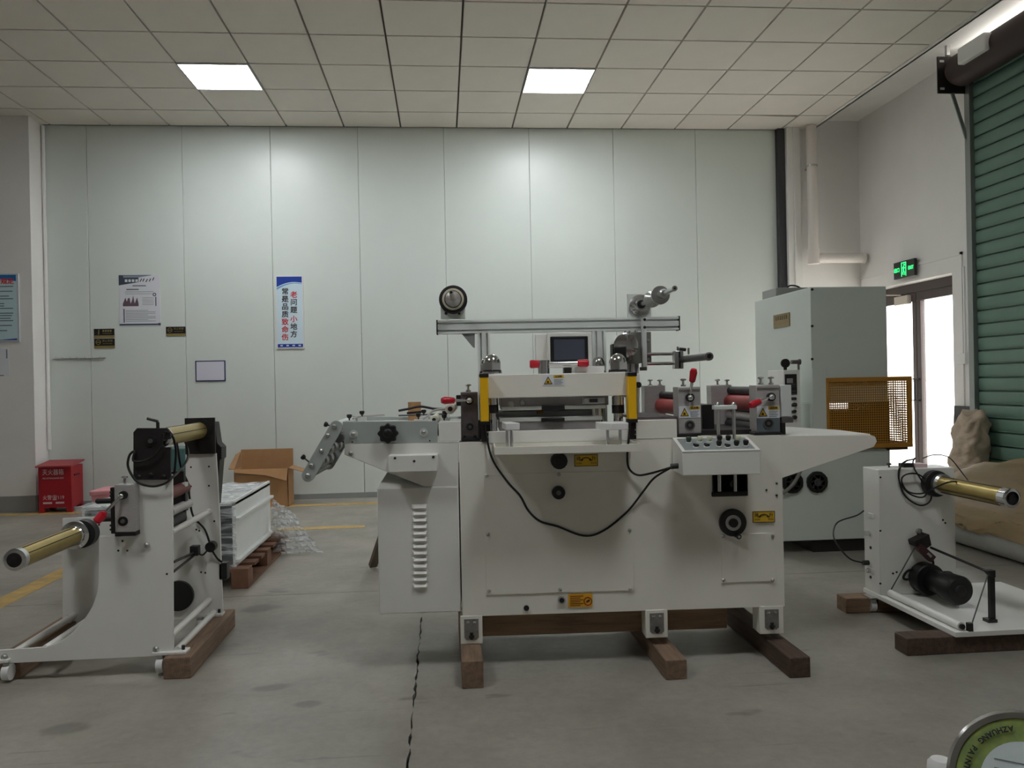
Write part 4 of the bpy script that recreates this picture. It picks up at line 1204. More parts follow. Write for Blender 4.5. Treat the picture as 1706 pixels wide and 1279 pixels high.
# ================================================================== UNWINDER STAND (beside the tarpaulin)
RX, RY = W.p(1465, 995, 3.864)[0], 3.864
U = Thing('unwinder_stand', 'white unwinding stand with gold shaft and black motor on a base plate', 'machine', (RX, RY, .075))
xa, xb = U.p(1465, 880, 0)[0], U.p(1592, 880, 0)[0]
zt = U.p(1465, 782, 0)[1]
zp = .022
bx = U.part('housing', MB().box(xa, xb, 0, .15, zp, zt), PAINT2, bevel=.004)
for a, b_ in ((1571, 866), (1575, 871), (1488, 955), (1494, 953), (1467, 795), (1467, 884), (1467, 972)):
    U.disc('screw_hole', a, b_, 1.7, -.001, .003, BLACK, bx, n=10)
# base plate towards the camera
bf = -.60
xf = U.p(1577, 1057, bf)[0]
U.part('base_plate', MB().box(xa - .005, xa + .75, bf, .16, .0, zp), PAINT2, bevel=.002)
c0 = Vector((xa + .035, -.03, zp + .018)); c1 = Vector((xa + .035, bf + .02, zp + .018))
U.part('tie_rod', MB().cyl(c0, c1, .018, n=18), PAINT2)
U.part('rod_nut', MB().cyl(c1, c1 + Vector((0, -.01, 0)), .012, n=8), BLACKM)
U.part('edge_clip', MB().box(xa + .055, xa + .075, bf + .0, bf + .02, zp, zp + .035), BLACK)
# shaft
hbU = U.disc('shaft_hub', 1562, 806, 22, -.04, 0, BLACK, bevel=.004)
c = U.P(1567, 806, -.04)
gs = U.part('gold_shaft', MB().cyl((c.x, -.04, c.z), (c.x, -.50, c.z), .04, n=32), GOLD)
U.part('shaft_flange', MB().lathe((c.x, -.04, c.z), (0, -1, 0), [(.052, 0), (.052, .02), (.042, .03)], 28), DCHROME, gs)
U.part('shaft_end', MB().lathe((c.x, -.50, c.z), (0, -1, 0), [(.042, 0), (.042, .045), (.034, .05), (.03, .05), (.03, .03)], 32), CHROME, gs)
U.part('shaft_bore', MB().lathe((c.x, -.53, c.z), (0, -1, 0), [(.029, 0), (.029, .006), (.012, .006), (.012, .014)], 24), BLACKM, gs)
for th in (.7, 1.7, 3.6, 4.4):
    U.part('key_strip', MB().bar((c.x + .0395 * math.cos(th), -.07, c.z + .0395 * math.sin(th)), (c.x + .0395 * math.cos(th), -.49, c.z + .0395 * math.sin(th)), .012, .004), BROWNLINE, gs)  # key strips drawn wide; the lower brown also stands for shade under the shaft
# pneumatic hose coils
def ucable(pts, r=.004):
    U.part('hose', MB().tube([U.P(a, b, y) for a, b, y in pts], r), CABLE)
ucable([(1512, 766, .06), (1503, 772, -.01), (1497, 785, -.02), (1499, 803, -.02), (1512, 820, -.02), (1530, 828, -.02), (1541, 826, -.03), (1543, 815, -.03), (1534, 798, -.03), (1524, 782, -.03), (1521, 770, -.02), (1524, 763, .02)])
ucable([(1525, 764, .05), (1510, 768, .0), (1500, 778, -.01), (1498, 800, -.012), (1508, 826, -.012), (1530, 841, -.012), (1546, 838, -.012), (1552, 826, -.02), (1548, 806, -.03), (1530, 790, -.03), (1510, 790, -.03), (1502, 800, -.02), (1512, 818, -.02), (1535, 822, -.06), (1558, 812, -.12), (1580, 803, -.2), (1600, 803, -.2), (1622, 807, -.2)])
ucable([(1538, 763, .1), (1552, 758, .1), (1570, 758, .1), (1585, 765, .05), (1605, 790, .0), (1618, 807, -.1)], .003)
U.part('regulator', MB().box(*[U.p(a, 770, .03)[0] for a in (1527, 1545)], .03, .1, zt, zt + .018), mat('pale pink fitting', (220, 196, 198), .5), bx)
vb = U.part('air_valve', MB().box(*[U.p(a, 764, .08)[0] for a in (1500, 1516)], .05, .1, zt, zt + .02), BLACK, bx)
q = U.P(1481, 768, .08)
U.part('clamp_knob', MB().lathe((q.x, .08, zt), (0, 0, 1), [(.004, 0), (.004, .01), (.014, .014), (.01, .022)], 10), BLACK, bx)
# controls on the narrow left face
for a, b_, kind in ((1448, 888, 'v'), (1451, 912, 'k'), (1447, 937, 'c'), (1450, 950, 'v'), (1451, 961, 'k')):
    y, z = U.q(a, b_, xa)
    if kind == 'v':
        U.part('push_fitting', MB().cyl((xa + .002, y, z), (xa - .02, y, z), .012, n=14), CHROME, bx)
    elif kind == 'k':
        U.part('screw_hole', MB().cyl((xa + .002, y, z), (xa - .004, y, z), .008, n=12), BLACK, bx)
    else:
        U.part('power_plug', MB().cyl((xa + .002, y, z), (xa - .03, y, z), .013, n=14), BLACK, bx)
        pts = [Vector((xa - .03, y, z)), Vector((xa - .09, y + .02, z + .02)), Vector((xa - .13, y + .06, z + .08)), Vector((xa - .135, y + .1, z + .13)), Vector((xa - .10, y + .12, z + .19)), Vector((xa - .05, .13, z + .24)), Vector((xa + .0, .148, z + .26))]
        U.part('power_cable', MB().tube(pts, .004), CABLE, bx)
for k, zz in enumerate((.12, .4)):
    U.part('back_tab', MB().box(xa - .004, xa, .05, .1, zz, zz + .02), PAINT2, bx)
x, z = U.p(1530, 885, 0); r = .014
rb = U.part('eye_bolt', MB().lathe((x, 0, z), (0, -1, 0), [(.017, 0), (.017, .01), (.011, .014), (.011, .004)], 18), CHROME, bx)
U.part('eye_ball', MB().dome((x, -.004, z), (0, -1, 0), .009), DCHROME, bx)
# edge sensor
sn = U.part('sensor_bracket', MB().prism([U.p(a, b, -.06) for a, b in ((1524, 902), (1548, 890), (1552, 908), (1540, 916), (1526, 910))], -.06, .0), BLACKM)
U.part('edge_sensor', MB().bar(U.P(1531, 911, -.07), U.P(1553, 931, -.07), .03, .035), mat('dark red sensor', (70, 40, 40), .4), sn)
U.part('sensor_lens', MB().bar(U.P(1546, 922, -.09), U.P(1551, 927, -.09), .01, .012), mat('grey lens', (150, 150, 150), .3), sn)
U.part('sensor_cable', MB().tube([U.P(1553, 930, -.06), U.P(1555, 938, -.06), U.P(1553, 948, -.05)], .005), CABLE, sn)
# post with long rod and stays
px_ = U.p(1652, 1000, bf + .12)[0]
yp_ = bf + .12
zpost = U.p(1652, 949, yp_)[1]
po = U.part('sensor_post', MB().box(px_ - .011, px_ + .011, yp_ - .011, yp_ + .011, zp, zpost), BLACK, bevel=.002)
U.part('post_foot', MB().box(px_ - .03, px_ + .012, yp_ - .02, yp_ + .02, zp, zp + .014), BLACK, po)
U.part('post_head', MB().prism([(px_ - .03, zpost), (px_ + .011, zpost), (px_ + .011, zpost - .03), (px_ - .006, zpost - .03)], yp_ - .014, yp_ + .014), BLACK, po)
U.part('cross_rod', MB().cyl(U.P(1551, 912, -.05), Vector((px_ - .02, yp_, zpost - .005)), .006, n=10), BLACKM, po)
U.part('stay_wire', MB().cyl(U.P(1524, 912, -.04), Vector((xa + .03, -.02, zp + .01)), .003, n=6), DARKSLOT)
U.part('stay_wire', MB().cyl(Vector((px_ - .015, yp_, zpost - .02)), Vector((xa + .08, bf + .02, zp + .02)), .003, n=6), DARKSLOT)
# motor with flange
c = U.P(1543, 963, -.03)
U.part('motor_flange', MB().cyl((c.x, 0, c.z), (c.x, -.07, c.z), .078, n=36), BLACK, bevel=.006)
c2 = U.P(1578, 978, -.2)
mo = U.part('drive_motor', MB().lathe((c.x + .01, -.07, c.z), (0, -1, 0), [(.05, 0), (.055, .01), (.055, .1), (.066, .11), (.07, .2), (.06, .215)], 32), BLACK)
U.part('motor_boss', MB().dome((c.x + .01, -.284, c.z), (0, -1, 0), .03, .012), BLACKM, mo)
for pts in (((1527, 947, -.02), (1512, 951, -.02), (1505, 962, -.02), (1512, 965, -.02), (1524, 960, -.02)), ((1570, 953, -.05), (1584, 954, -.05), (1592, 963, -.05))):
    U.part('motor_cable', MB().tube([U.P(*p_) for p_ in pts], .006), CABLE, mo)
# castor at the back corner
cq = Vector((xa - .02, .06, 0))
cs = U.part('castor_bracket', MB().box(xa - .04, xa + .04, .02, .11, -.004, .004), DCHROME)
U.part('castor_wheel', MB().cyl((xa - .03, .065, -.04), (xa + .0, .065, -.04), .035, n=20), WHITE, cs)
U.part('castor_fork', MB().box(xa + .0, xa + .012, .045, .085, -.05, 0), BLACKM, cs)
x0_, y0_ = W.g(1512, 1093, 0)
Frame((x0_, y0_, 0)).solo('timber_block', 'dark timber under the front edge of the unwinder base plate', 'timber', MB().box(0, 1.0, 0, .1, 0, .075), WOODD, bevel=.004, group='timbers under the unwinding stand')
x0_, y0_ = W.g(1410, 1022, 0)
Frame((x0_, y0_, 0)).solo('timber_block', 'pale brown timber under the back of the unwinder', 'timber', MB().box(0, .75, 0, .1, 0, .075), WOODX, bevel=.004, group='timbers under the unwinding stand')

# ================================================================== PRESS CABINET WITH PERFORATED GUARD
CX, CY = 2.49, 5.28
K = Thing('press_cabinet', 'tall pale green press cabinet with brass nameplate and black fans', 'machine', (CX, CY, 0))
KP = mat('pale green grey enamel', (206, 214, 206), .4, var=.02, scale=3)
ztp = K.p(1352, 478, 0)[1]; zmid = K.p(1352, 672, 0)[1]
xr_ = K.p(1478, 560, 0)[0]
dep = .98
ub = K.part('upper_housing', MB().box(0, xr_, .002, dep, zmid, ztp), KP, bevel=.004)
zlow = K.p(1380, 899, 0)[1]
zth = K.p(1420, 748, 0)[1]
xcol = K.p(1379, 690, 0)[0]
lb = K.part('lower_housing', MB().box(-.32, xr_, .0, dep, zlow, zth), KP, bevel=.004)
K.part('column_housing', MB().box(-.02, xcol, .0, dep, zth, zmid), KP, lb, bevel=.003)
K.part('ram_block', MB().box(*[K.p(a, 690, .2)[0] for a in (1448, 1482)], .2, .5, zth, zmid), mat('dark brown ram', (70, 46, 34), .5), lb)
K.part('lower_die', MB().box(xcol, xr_, .15, .55, zth, K.p(1420, 684, .15)[1]), mat('dark brown ram', (70, 46, 34), .5), lb)
K.part('plinth', MB().box(.0, xr_ - .02, .03, dep - .03, .0, zlow), BLACKM)
K.part('front_panel', MB().box(.0, K.p(1378, 700, -.01)[0], -.01, .0, K.p(1365, 735, -.01)[1], K.p(1365, 613, -.01)[1]), KP, lb, bevel=.001)
for b_ in (482, 543, 598):
    K.disc('hinge', 1353.5, b_, 2.2, -.004, .003, BLACKM, ub, n=10)
# left face details: brass plate
ya, za = K.q(1316, 520, 0); yb2, zb2 = K.q(1290, 547, 0)
BRASS = mat('aged brass', (142, 122, 82), .4, .5, var=.12, scale=40)
npz = K.part('nameplate', MB().box(-.006, 0, ya, yb2, zb2, za), BRASS, ub)
pm = MB()
for k in range(6):
    y = ya + (yb2 - ya) * (.14 + .13 * k)
    pm.box(-.0075, -.006, y, y + (yb2 - ya) * .05, zb2 + (za - zb2) * .55, zb2 + (za - zb2) * .85)
link('plate_relief', pm.mesh('plate_relief', mat('dark brass relief', (92, 76, 44), .5, .4)), npz)
# control tower on the left of the front
x0_ = K.p(1306, 660, -.06)[0]; x1_ = K.p(1331, 660, -.06)[0]
tw = K.part('control_tower', MB().box(x0_, x1_ + .01, -.06, .2, K.p(1318, 735, -.06)[1] - .02, K.p(1318, 616, -.06)[1]), PAINT2, bevel=.003)
K.box('tower_display', (1308, 623, 1328, 657), -.068, -.06, BLACK, tw, bevel=.003)
K.box('display_glass', (1311, 630, 1321, 638), -.07, -.067, GRIND, tw, bevel=0)
for b_, r in ((664, 2.5), (674, 3.5), (685, 2.5), (695, 3.5)):
    K.disc('tower_knob', 1325, b_, r, -.08, -.06, BLACK, tw, n=14)
# dial and crank grip on top of the tower
q = K.P(1308, 605, -.04)
K.part('dial', MB().cyl((q.x, -.05, q.z), (q.x, -.035, q.z), .03, n=20).box(q.x - .01, q.x + .01, -.045, -.035, q.z - .05, q.z), BLACKM, tw)
q = K.P(1318, 603, -.04); q2 = K.P(1333, 603, -.04)
K.part('grip_handle', MB().cyl((q.x, -.04, q.z), (q2.x, -.04, q.z), .014, n=14).cyl((q2.x - .01, -.04, q.z), (q2.x, -.04, q.z), .02, n=14).box(q2.x - .018, q2.x - .006, -.045, -.035, K.p(1318, 616, -.06)[1] - .005, q.z), GUNMETAL, tw)
# fans on the lower front
for a, b_ in ((1321, 804), (1362, 803)):
    x, z = K.p(a, b_, -.015); r = 18.5 * K.sc(a, b_, -.015)
    pts = [(x + r * (1.0 if k % 2 else .97) * math.cos(2 * math.pi * k / 16), z + r * (1.0 if k % 2 else .97) * math.sin(2 * math.pi * k / 16)) for k in range(16)]
    fn = K.part('fan_housing', MB().prism(pts, -.02, 0), BLACK, lb, bevel=.003)
    K.part('fan_ring', MB().lathe((x, -.02, z), (0, -1, 0), [(r * .8, 0), (r * .8, .005), (r * .66, .005), (r * .66, -.002)], 28), RUBBER, fn)
    K.part('fan_hub', MB().cyl((x, -.02, z), (x, -.026, z), r * .34), mat('grey fan hub', (62, 62, 64), .5), fn)
    for k in range(7):
        th = 2 * math.pi * k / 7
        K.part('fan_blade', MB().bar((x + r * .3 * math.cos(th), -.022, z + r * .3 * math.sin(th)), (x + r * .64 * math.cos(th + .3), -.022, z + r * .64 * math.sin(th + .3)), .004, r * .16), BLACKM, fn)
K.part('hose_bundle', MB().tube([K.P(1304, 822, -.03), K.P(1318, 810, -.05), K.P(1328, 796, -.05), K.P(1335, 780, -.05)], .012), mat('grey hose', (120, 118, 112), .5), lb)
q = K.P(1318, 922, 0)
K.part('levelling_foot', MB().cyl((.08, .1, 0), (.08, .1, .05), .05, n=18), BLACKM)
# box on the top
xq, yq = K.g(1312, 477, ztp)
K.part('cable_entry_box', MB().box(-.02 + .05, .28, dep - .35, dep - .08, ztp, ztp + .07), mat('grey junction box', (150, 152, 148), .5), ub, bevel=.004)
K.part('entry_cable', MB().tube([(.16, dep - .2, ztp + .07), (.2, dep - .22, ztp + .1), (.26, dep - .25, ztp + .08), (.28, dep - .28, ztp + .01)], .006), CABLE, ub)
# perforated guard
AMB = mat('amber guard enamel', (176, 122, 40), .45, var=.05, scale=6)
gx0, gx1 = K.p(1378, 690, -.02)[0], K.p(1519, 690, -.02)[0]
gz1, gz0 = K.p(1450, 628, -.02)[1], K.p(1450, 746, -.02)[1]
def perforated(w, h, pitch, rad):
    mb = MB(); n = 8
    nx, nz = int(w / pitch), int(h / pitch)
    sx, sz = w / nx, h / nz
    for i in range(nx):
        for j in range(nz):
            off = 0
            cx_, cz_ = (i + .5) * sx, (j + .5) * sz
            outer = [(cx_ + sx / 2 * a, cz_ + sz / 2 * b) for a, b in ((1, 0), (1, 1), (0, 1), (-1, 1), (-1, 0), (-1, -1), (0, -1), (1, -1))]
            inner = [(cx_ + rad * math.cos(math.pi / 4 * k), cz_ + rad * math.sin(math.pi / 4 * k)) for k in range(8)]
            vs_ = [(x, 0, z) for x, z in outer + inner]
            mb.add(vs_, [(k, (k + 1) % 8, 8 + (k + 1) % 8, 8 + k) for k in range(8)])
    return mb
fw = .03
gd = K.part('guard_frame', MB().box(gx0, gx1, -.03, -.01, gz0, gz0 + fw).box(gx0, gx1, -.03, -.01, gz1 - fw, gz1).box(gx0, gx0 + fw * .5, -.03, -.01, gz0 + fw, gz1 - fw).box(gx1 - fw, gx1, -.03, -.01, gz0 + fw, gz1 - fw), AMB, bevel=.002)
sheet = perforated(gx1 - gx0 - fw, gz1 - gz0 - 1.6 * fw, .0155, .0056)
o = K.part('perforated_sheet', sheet, AMB, gd, kind='stuff'); o.location = (gx0 + fw * .4, -.02, gz0 + fw * .8)
sideS = perforated(.5, gz1 - gz0 - 1.6 * fw, .0155, .0056)
o = K.part('perforated_sheet', sideS, AMB, gd, kind='stuff'); o.rotation_euler = (0, 0, math.pi / 2); o.location = (gx1 - .01, -.01, gz0 + fw * .8)
K.part('guard_side_frame', MB().box(gx1 - .02, gx1, -.01, .5, gz1 - fw, gz1).box(gx1 - .02, gx1, -.01, .5, gz0, gz0 + fw).box(gx1 - .02, gx1, .48, .5, gz0 + fw, gz1 - fw), AMB, gd)
K.part('guard_shelf', MB().box(xr_ - .02, gx1 - .02, 0, .48, gz0 - .02, gz0), mat('dark brown shelf', (92, 66, 40), .6), gd)
for a in (1416, 1447, 1478):
    xx = K.p(a, 755, .05)[0]
    K.part('guard_leg', MB().box(xx - .02, xx + .02, .05, .1, 0, gz0 - .02), mat('dull olive leg', (120, 112, 96), .5), gd)

# ================================================================== THINGS ALONG THE BACK WALL
# fire extinguisher box
RED = mat('fire red enamel', (168, 24, 38), .45, var=.05, scale=8)
y_ = 8.33
x0_, x1_ = W.p(64, 812, y_)[0], W.p(119, 812, y_)[0]
fb = Thing('fire_extinguisher_box', 'red steel fire extinguisher box with white lettering', 'fire box', ((x0_ + x1_) / 2, y_, 0))
w = (x1_ - x0_) / 2
zt_ = fb.p(90, 777, 0)[1]
fb.part('cabinet_body', MB().box(-w, w, 0, .26, .05, zt_), RED, bevel=.004)
for sx in (-1, 1):
    for y in (0, .22):
        fb.part('leg', MB().box(sx * w - (.05 if sx > 0 else 0), sx * w + (0 if sx > 0 else .05), y, y + .04, 0, .055), RED)
zl = zt_
fb.part('sloping_lid', MB().add([(-w - .015, -.03, zl - .005), (w + .015, -.03, zl - .005), (w + .015, .27, zl + .03), (-w - .015, .27, zl + .03), (-w - .015, -.03, zl + .01), (w + .015, -.03, zl + .01), (w + .015, .27, zl + .045), (-w - .015, .27, zl + .045)], [(0, 3, 2, 1), (4, 5, 6, 7), (0, 1, 5, 4), (1, 2, 6, 5), (2, 3, 7, 6), (3, 0, 4, 7)]), mat('faded red lid', (176, 66, 72), .5))
fb.part('side_handle', MB().box(w, w + .012, .06, .16, zt_ - .1, zt_ - .085), mat('dark red handle', (90, 12, 18), .5))
LET = mat('white stencil', (226, 200, 204), .6)
zz = lambda py: fb.p(90, py, 0)[1]
fe = fb.e
for body_, py, sz, wd in (('灭火器箱', 787, .062, .2), ('FIRE EXTINGUISHER BOX', 796.5, .02, .2), ('火警☎119', 829, .05, .2)):
    text('lettering', body_, sz, LET, fe, (-.015, -.0015, zz(py)), width=wd)

for a, b_ in ((-.115, -.03), (.005, .085)):
    flat('small_print', [(a, b_, zz(839), zz(836))], LET, fe, -.0005)

# pink tub behind the pallet load
y_ = 7.4
x0_, x1_ = W.p(151, 830, y_)[0], W.p(194, 830, y_)[0]
pk = Frame(((x0_ + x1_) / 2, y_, 0))
zt_ = pk.p(170, 817, 0)[1]; w = (x1_ - x0_) / 2
PINK = mat('pink plastic', (232, 160, 166), .45)
pt = Thing('storage_tub', 'pink plastic storage tub half hidden by the rewinder', 'tub', pk.o)
pt.part('tub_body', MB().add([(-w * .9, .02, 0), (w * .9, .02, 0), (w * .9, .3, 0), (-w * .9, .3, 0), (-w, 0, zt_ - .04), (w, 0, zt_ - .04), (w, .32, zt_ - .04), (-w, .32, zt_ - .04)], [(0, 3, 2, 1), (4, 5, 6, 7), (0, 1, 5, 4), (1, 2, 6, 5), (2, 3, 7, 6), (3, 0, 4, 7)]), PINK, bevel=.015)
pt.part('tub_lid', MB().box(-w - .01, w + .01, -.01, .33, zt_ - .045, zt_), PINK, bevel=.012)

# cardboard box
y_ = W.g(471, 844, 0)[1]
CARD = mat('brown corrugated card', (186, 142, 98), .8, var=.08, scale=5)
CARD2 = mat('card flap underside', (170, 132, 94), .8, var=.08, scale=5)
x0_, x1_ = W.p(390, 800, y_)[0], W.p(480, 800, y_)[0]
cbx = Thing('cardboard_box', 'open brown cardboard box against the panelled wall', 'box', ((x0_ + x1_) / 2, y_, 0))
w = (x1_ - x0_) / 2; zt_ = cbx.p(440, 781, 0)[1]; dp = .3
for nm, a in (('front_side', (-w, w, 0, .006)), ('rear_side', (-w, w, dp - .006, dp)), ('end_side', (-w, -w + .006, 0, dp)), ('end_side', (w - .006, w, 0, dp))):
    cbx.part(nm, MB().box(*a, 0, zt_), CARD)
cbx.part('bottom', MB().box(-w, w, 0, dp, 0, .006), CARD)
zf = cbx.p(430, 748, dp)[1]
cbx.part('flap', MB().box(-w, w, dp - .006, dp, zt_, zf + .0), CARD, label='upright rear flap')
cbx.part('flap', MB().add([(w, .01, zt_), (w, dp - .01, zt_), (w + .19, dp - .03, zt_ - .06), (w + .19, .03, zt_ - .06), (w, .01, zt_ + .005), (w, dp - .01, zt_ + .005), (w + .19, dp - .03, zt_ - .055), (w + .19, .03, zt_ - .055)], [(0, 1, 2, 3), (7, 6, 5, 4), (0, 4, 5, 1), (1, 5, 6, 2), (2, 6, 7, 3), (3, 7, 4, 0)]), CARD2)
cbx.part('flap', MB().add([(-w, .01, zt_), (-w, dp - .01, zt_), (-w - .05, dp - .03, zt_ - .0), (-w - .06, .03, zt_ - .0), (-w, .01, zt_ + .005), (-w, dp - .01, zt_ + .16), (-w - .05, dp - .03, zt_ + .13), (-w - .06, .03, zt_ + .01)], [(0, 1, 2, 3), (7, 6, 5, 4), (0, 4, 5, 1), (1, 5, 6, 2), (2, 6, 7, 3), (3, 7, 4, 0)]), CARD2)
cbx.part('flap', MB().add([(-w, 0, zt_), (w, 0, zt_), (w - .01, -.03, zt_ - .12), (w - .22, -.035, zt_ - .06), (-w + .01, -.012, zt_ - .03)] + [(-w, -.004, zt_ + .002), (w, -.004, zt_ + .002), (w - .01, -.036, zt_ - .118), (w - .22, -.041, zt_ - .058), (-w + .01, -.018, zt_ - .028)], [(0, 1, 2, 3, 4), (9, 8, 7, 6, 5), (0, 5, 6, 1), (1, 6, 7, 2), (2, 7, 8, 3), (3, 8, 9, 4), (4, 9, 5, 0)]), CARD)
cbx.part('packing_tape', MB().box(-w + .02, w - .02, -.0015, .0, zt_ - .06, zt_ - .02), clear('clear tape', (220, 200, 170), .35))

# hook rail
y_ = D
hk = Thing('hook_rail', 'thin wire hook rail screwed to the panel beside the corner', 'hook rail', (W.p(132, 597, D)[0], D, W.p(132, 597, D)[1]))
xa, xb = hk.p(88, 597, -.01)[0], hk.p(175, 597, -.01)[0]
hk.part('rail', MB().cyl((xa, -.012, 0), (xb, -.012, 0), .006, n=8).box(xa, xb, -.012, 0, -.004, .004), DCHROME)
for k in range(7):
    x = xa + (xb - xa) * (k + .5) / 7
    hk.part('hook', MB().tube([(x, -.012, 0), (x, -.035, -.012), (x, -.045, 0), (x, -.045, .016)], .003, n=6, sub=2), DCHROME)

# ---- wall notices
def board(name, label, cat, r, th, mt_, y=D, group=None):
    cx_, cy_ = (r[0] + r[2]) / 2, (r[1] + r[3]) / 2
    x, z = W.p(cx_, cy_, y - th)
    t_ = Thing(name, label, cat, (x, y - th, z), group=group)
    xa, xb, za, zb_ = t_.rect(r, 0)
    t_.r = (xa, xb, za, zb_)
    t_.part('board', MB().box(xa, xb, 0, th, za, zb_), mt_, bevel=.001)
    return t_
BLUE = mat('royal blue print', (24, 62, 160), .5); LBLUE = mat('pale blue print', (214, 234, 244), .5); MBLUE = mat('sky blue print', (120, 176, 220), .5)
bn = board('wall_banner', 'tall blue and white framed banner with red and black characters', 'banner', (459.5, 458.5, 506, 580.5), .014, WHITE)
xa, xb, za, zb_ = bn.r; w, h = xb - xa, zb_ - za
bn.part('print_area', MB().box(xa + .012, xb - .012, -.001, 0, za + .012, zb_ - .012), LBLUE)
x0_, x1_, z0_, z1_ = xa + .014, xb - .014, za + .014, zb_ - .014
n = 10
bn.part('blue_header', MB().prism([(x0_, z1_), (x1_, z1_)] + [(x1_ + (x0_ - x1_) * k / n, z1_ - h * (.085 + .055 * (k / n) ** 2 - .02 * math.sin(math.pi * k / n))) for k in range(n + 1)], -.0018, -.001), BLUE)
bn.part('blue_swoosh', MB().prism([(x1_ + (x0_ - x1_) * k / n, z1_ - h * (.095 + .055 * (k / n) ** 2 - .02 * math.sin(math.pi * k / n))) for k in range(n + 1)] + [(x0_ + (x1_ - x0_) * k / n, z1_ - h * (.105 + .075 * (1 - k / n) ** 2 - .02 * math.sin(math.pi * k / n))) for k in range(n + 1)], -.0016, -.001), MBLUE)
bn.part('blue_footer', MB().box(x0_, x1_, -.0018, -.001, z0_, z0_ + h * .045), BLUE)
for k in range(4):
    bn.part('footer_print', MB().box(x0_ + (x1_ - x0_) * (.1 + .24 * k), x0_ + (x1_ - x0_) * (.2 + .24 * k), -.0024, -.0018, z0_ + h * .014, z0_ + h * .032), LBLUE)
def col(chars, px, py0, step, sz):
    for k, (ch, c_) in enumerate(chars):
        if ch == ' ':
            continue
        x, z = bn.p(px, py0 + step * k, -.002)
        text('lettering', ch, sz, REDINK if c_ == 'r' else INK, bn.e, (x, -.0022, z), bold=.0013)
col([('老', 'r'), ('问', 'k'), ('题', 'k')], 489.5, 491.5, 12.6, .074)
col([('小', 'r'), ('地', 'k'), ('方', 'k')], 489.5, 532, 12.6, .074)
col([('常', 'k'), ('是', 'k'), ('品', 'k'), ('质', 'k'), ('致', 'r'), ('命', 'r'), ('伤', 'r')], 475, 486, 12.7, .074)

nt_ = board('wall_notice', 'white notice sheet with dark header and printed paragraphs', 'poster', (198.5, 458, 267, 543), .004, PAPER)
xa, xb, za, zb_ = nt_.r; w, h = xb - xa, zb_ - za
SLATE = mat('slate print', (64, 76, 90), .6); SLATE2 = mat('light slate print', (140, 152, 166), .6)
def on(u0, u1, v0, v1):
    return (xa + w * u0, xa + w * u1, zb_ - h * v1, zb_ - h * v0)
nt_.part('header_shape', MB().prism([(xa, zb_), (xa + w * .82, zb_), (xa + w * .48, zb_ - h * .03), (xa + w * .48, zb_ - h * .14), (xa, zb_ - h * .2)], -.0012, 0), SLATE)
nt_.part('header_band', MB().prism([(xa + w * .1, zb_ - h * .01), (xa + w * .8, zb_ - h * .005), (xa + w * .48, zb_ - h * .05), (xa + w * .12, zb_ - h * .05)], -.0016, 0), SLATE2)
for k in range(4):
    flat('header_block', [on(.15 + .085 * k, .21 + .085 * k, .085, .135)], PAPER, nt_.e, -.0014)
for k, (u, v) in enumerate(((.52, .1), (.58, .1), (.66, .11), (.74, .1), (.82, .08))):
    nt_.part('header_stroke', MB().bar((xa + w * u, -.001, zb_ - h * (v + .03)), (xa + w * (u + .04), -.001, zb_ - h * (v - .03)), .001, h * .016), INK)
rows = [(.33, .66, .2, .222), (.18, .48, .27, .295), (.15, .84, .325, .333), (.15, .8, .365, .372)]
rows += [(.56, .84, .44 + .028 * k, .446 + .028 * k) for k in range(6)]
rows += [(.15, .88 if k % 3 else .7, .69 + .03 * k, .698 + .03 * k) for k in range(8)]
nb_ = MB()
for u0, u1, v0, v1 in rows:
    a = on(u0, u1, v0, v1); nb_.box(a[0], a[1], -.0008, 0, a[2], a[3])
tag(nt_.part('printed_lines', nb_, GINK), kind='stuff')
for u0, u1, v0, v1 in ((.88, .905, .43, .61), (.1, .125, .66, .93), (.0, .97, .955, .985), (.94, 1.0, .945, .99)):
    flat('print_bar', [on(u0, u1, v0, v1)], SLATE, nt_.e, -.0004 if u0 > .93 else 0)
nt_.part('print_ring', MB().ring((xa + w * .86, 0, zb_ - h * .385), (0, -1, 0), h * .035, h * .018, .001, 18), SLATE)
pic = MB().prism([(xa + w * (.09 + .38 * k / 12), zb_ - h * (.56 - .06 * (k % 3) - (.04 if k in (3, 4, 8) else 0))) for k in range(13)] + [(xa + w * .47, zb_ - h * .61), (xa + w * .09, zb_ - h * .61)], -.001, 0)
nt_.part('picture_print', pic, mat('dusky picture print', (104, 84, 96), .6))
nt_.part('picture_print', MB().prism([(xa + w * .2, zb_ - h * .46), (xa + w * .27, zb_ - h * .47), (xa + w * .22, zb_ - h * .5)], -.0016, 0), mat('dusky picture print', (104, 84, 96), .6))

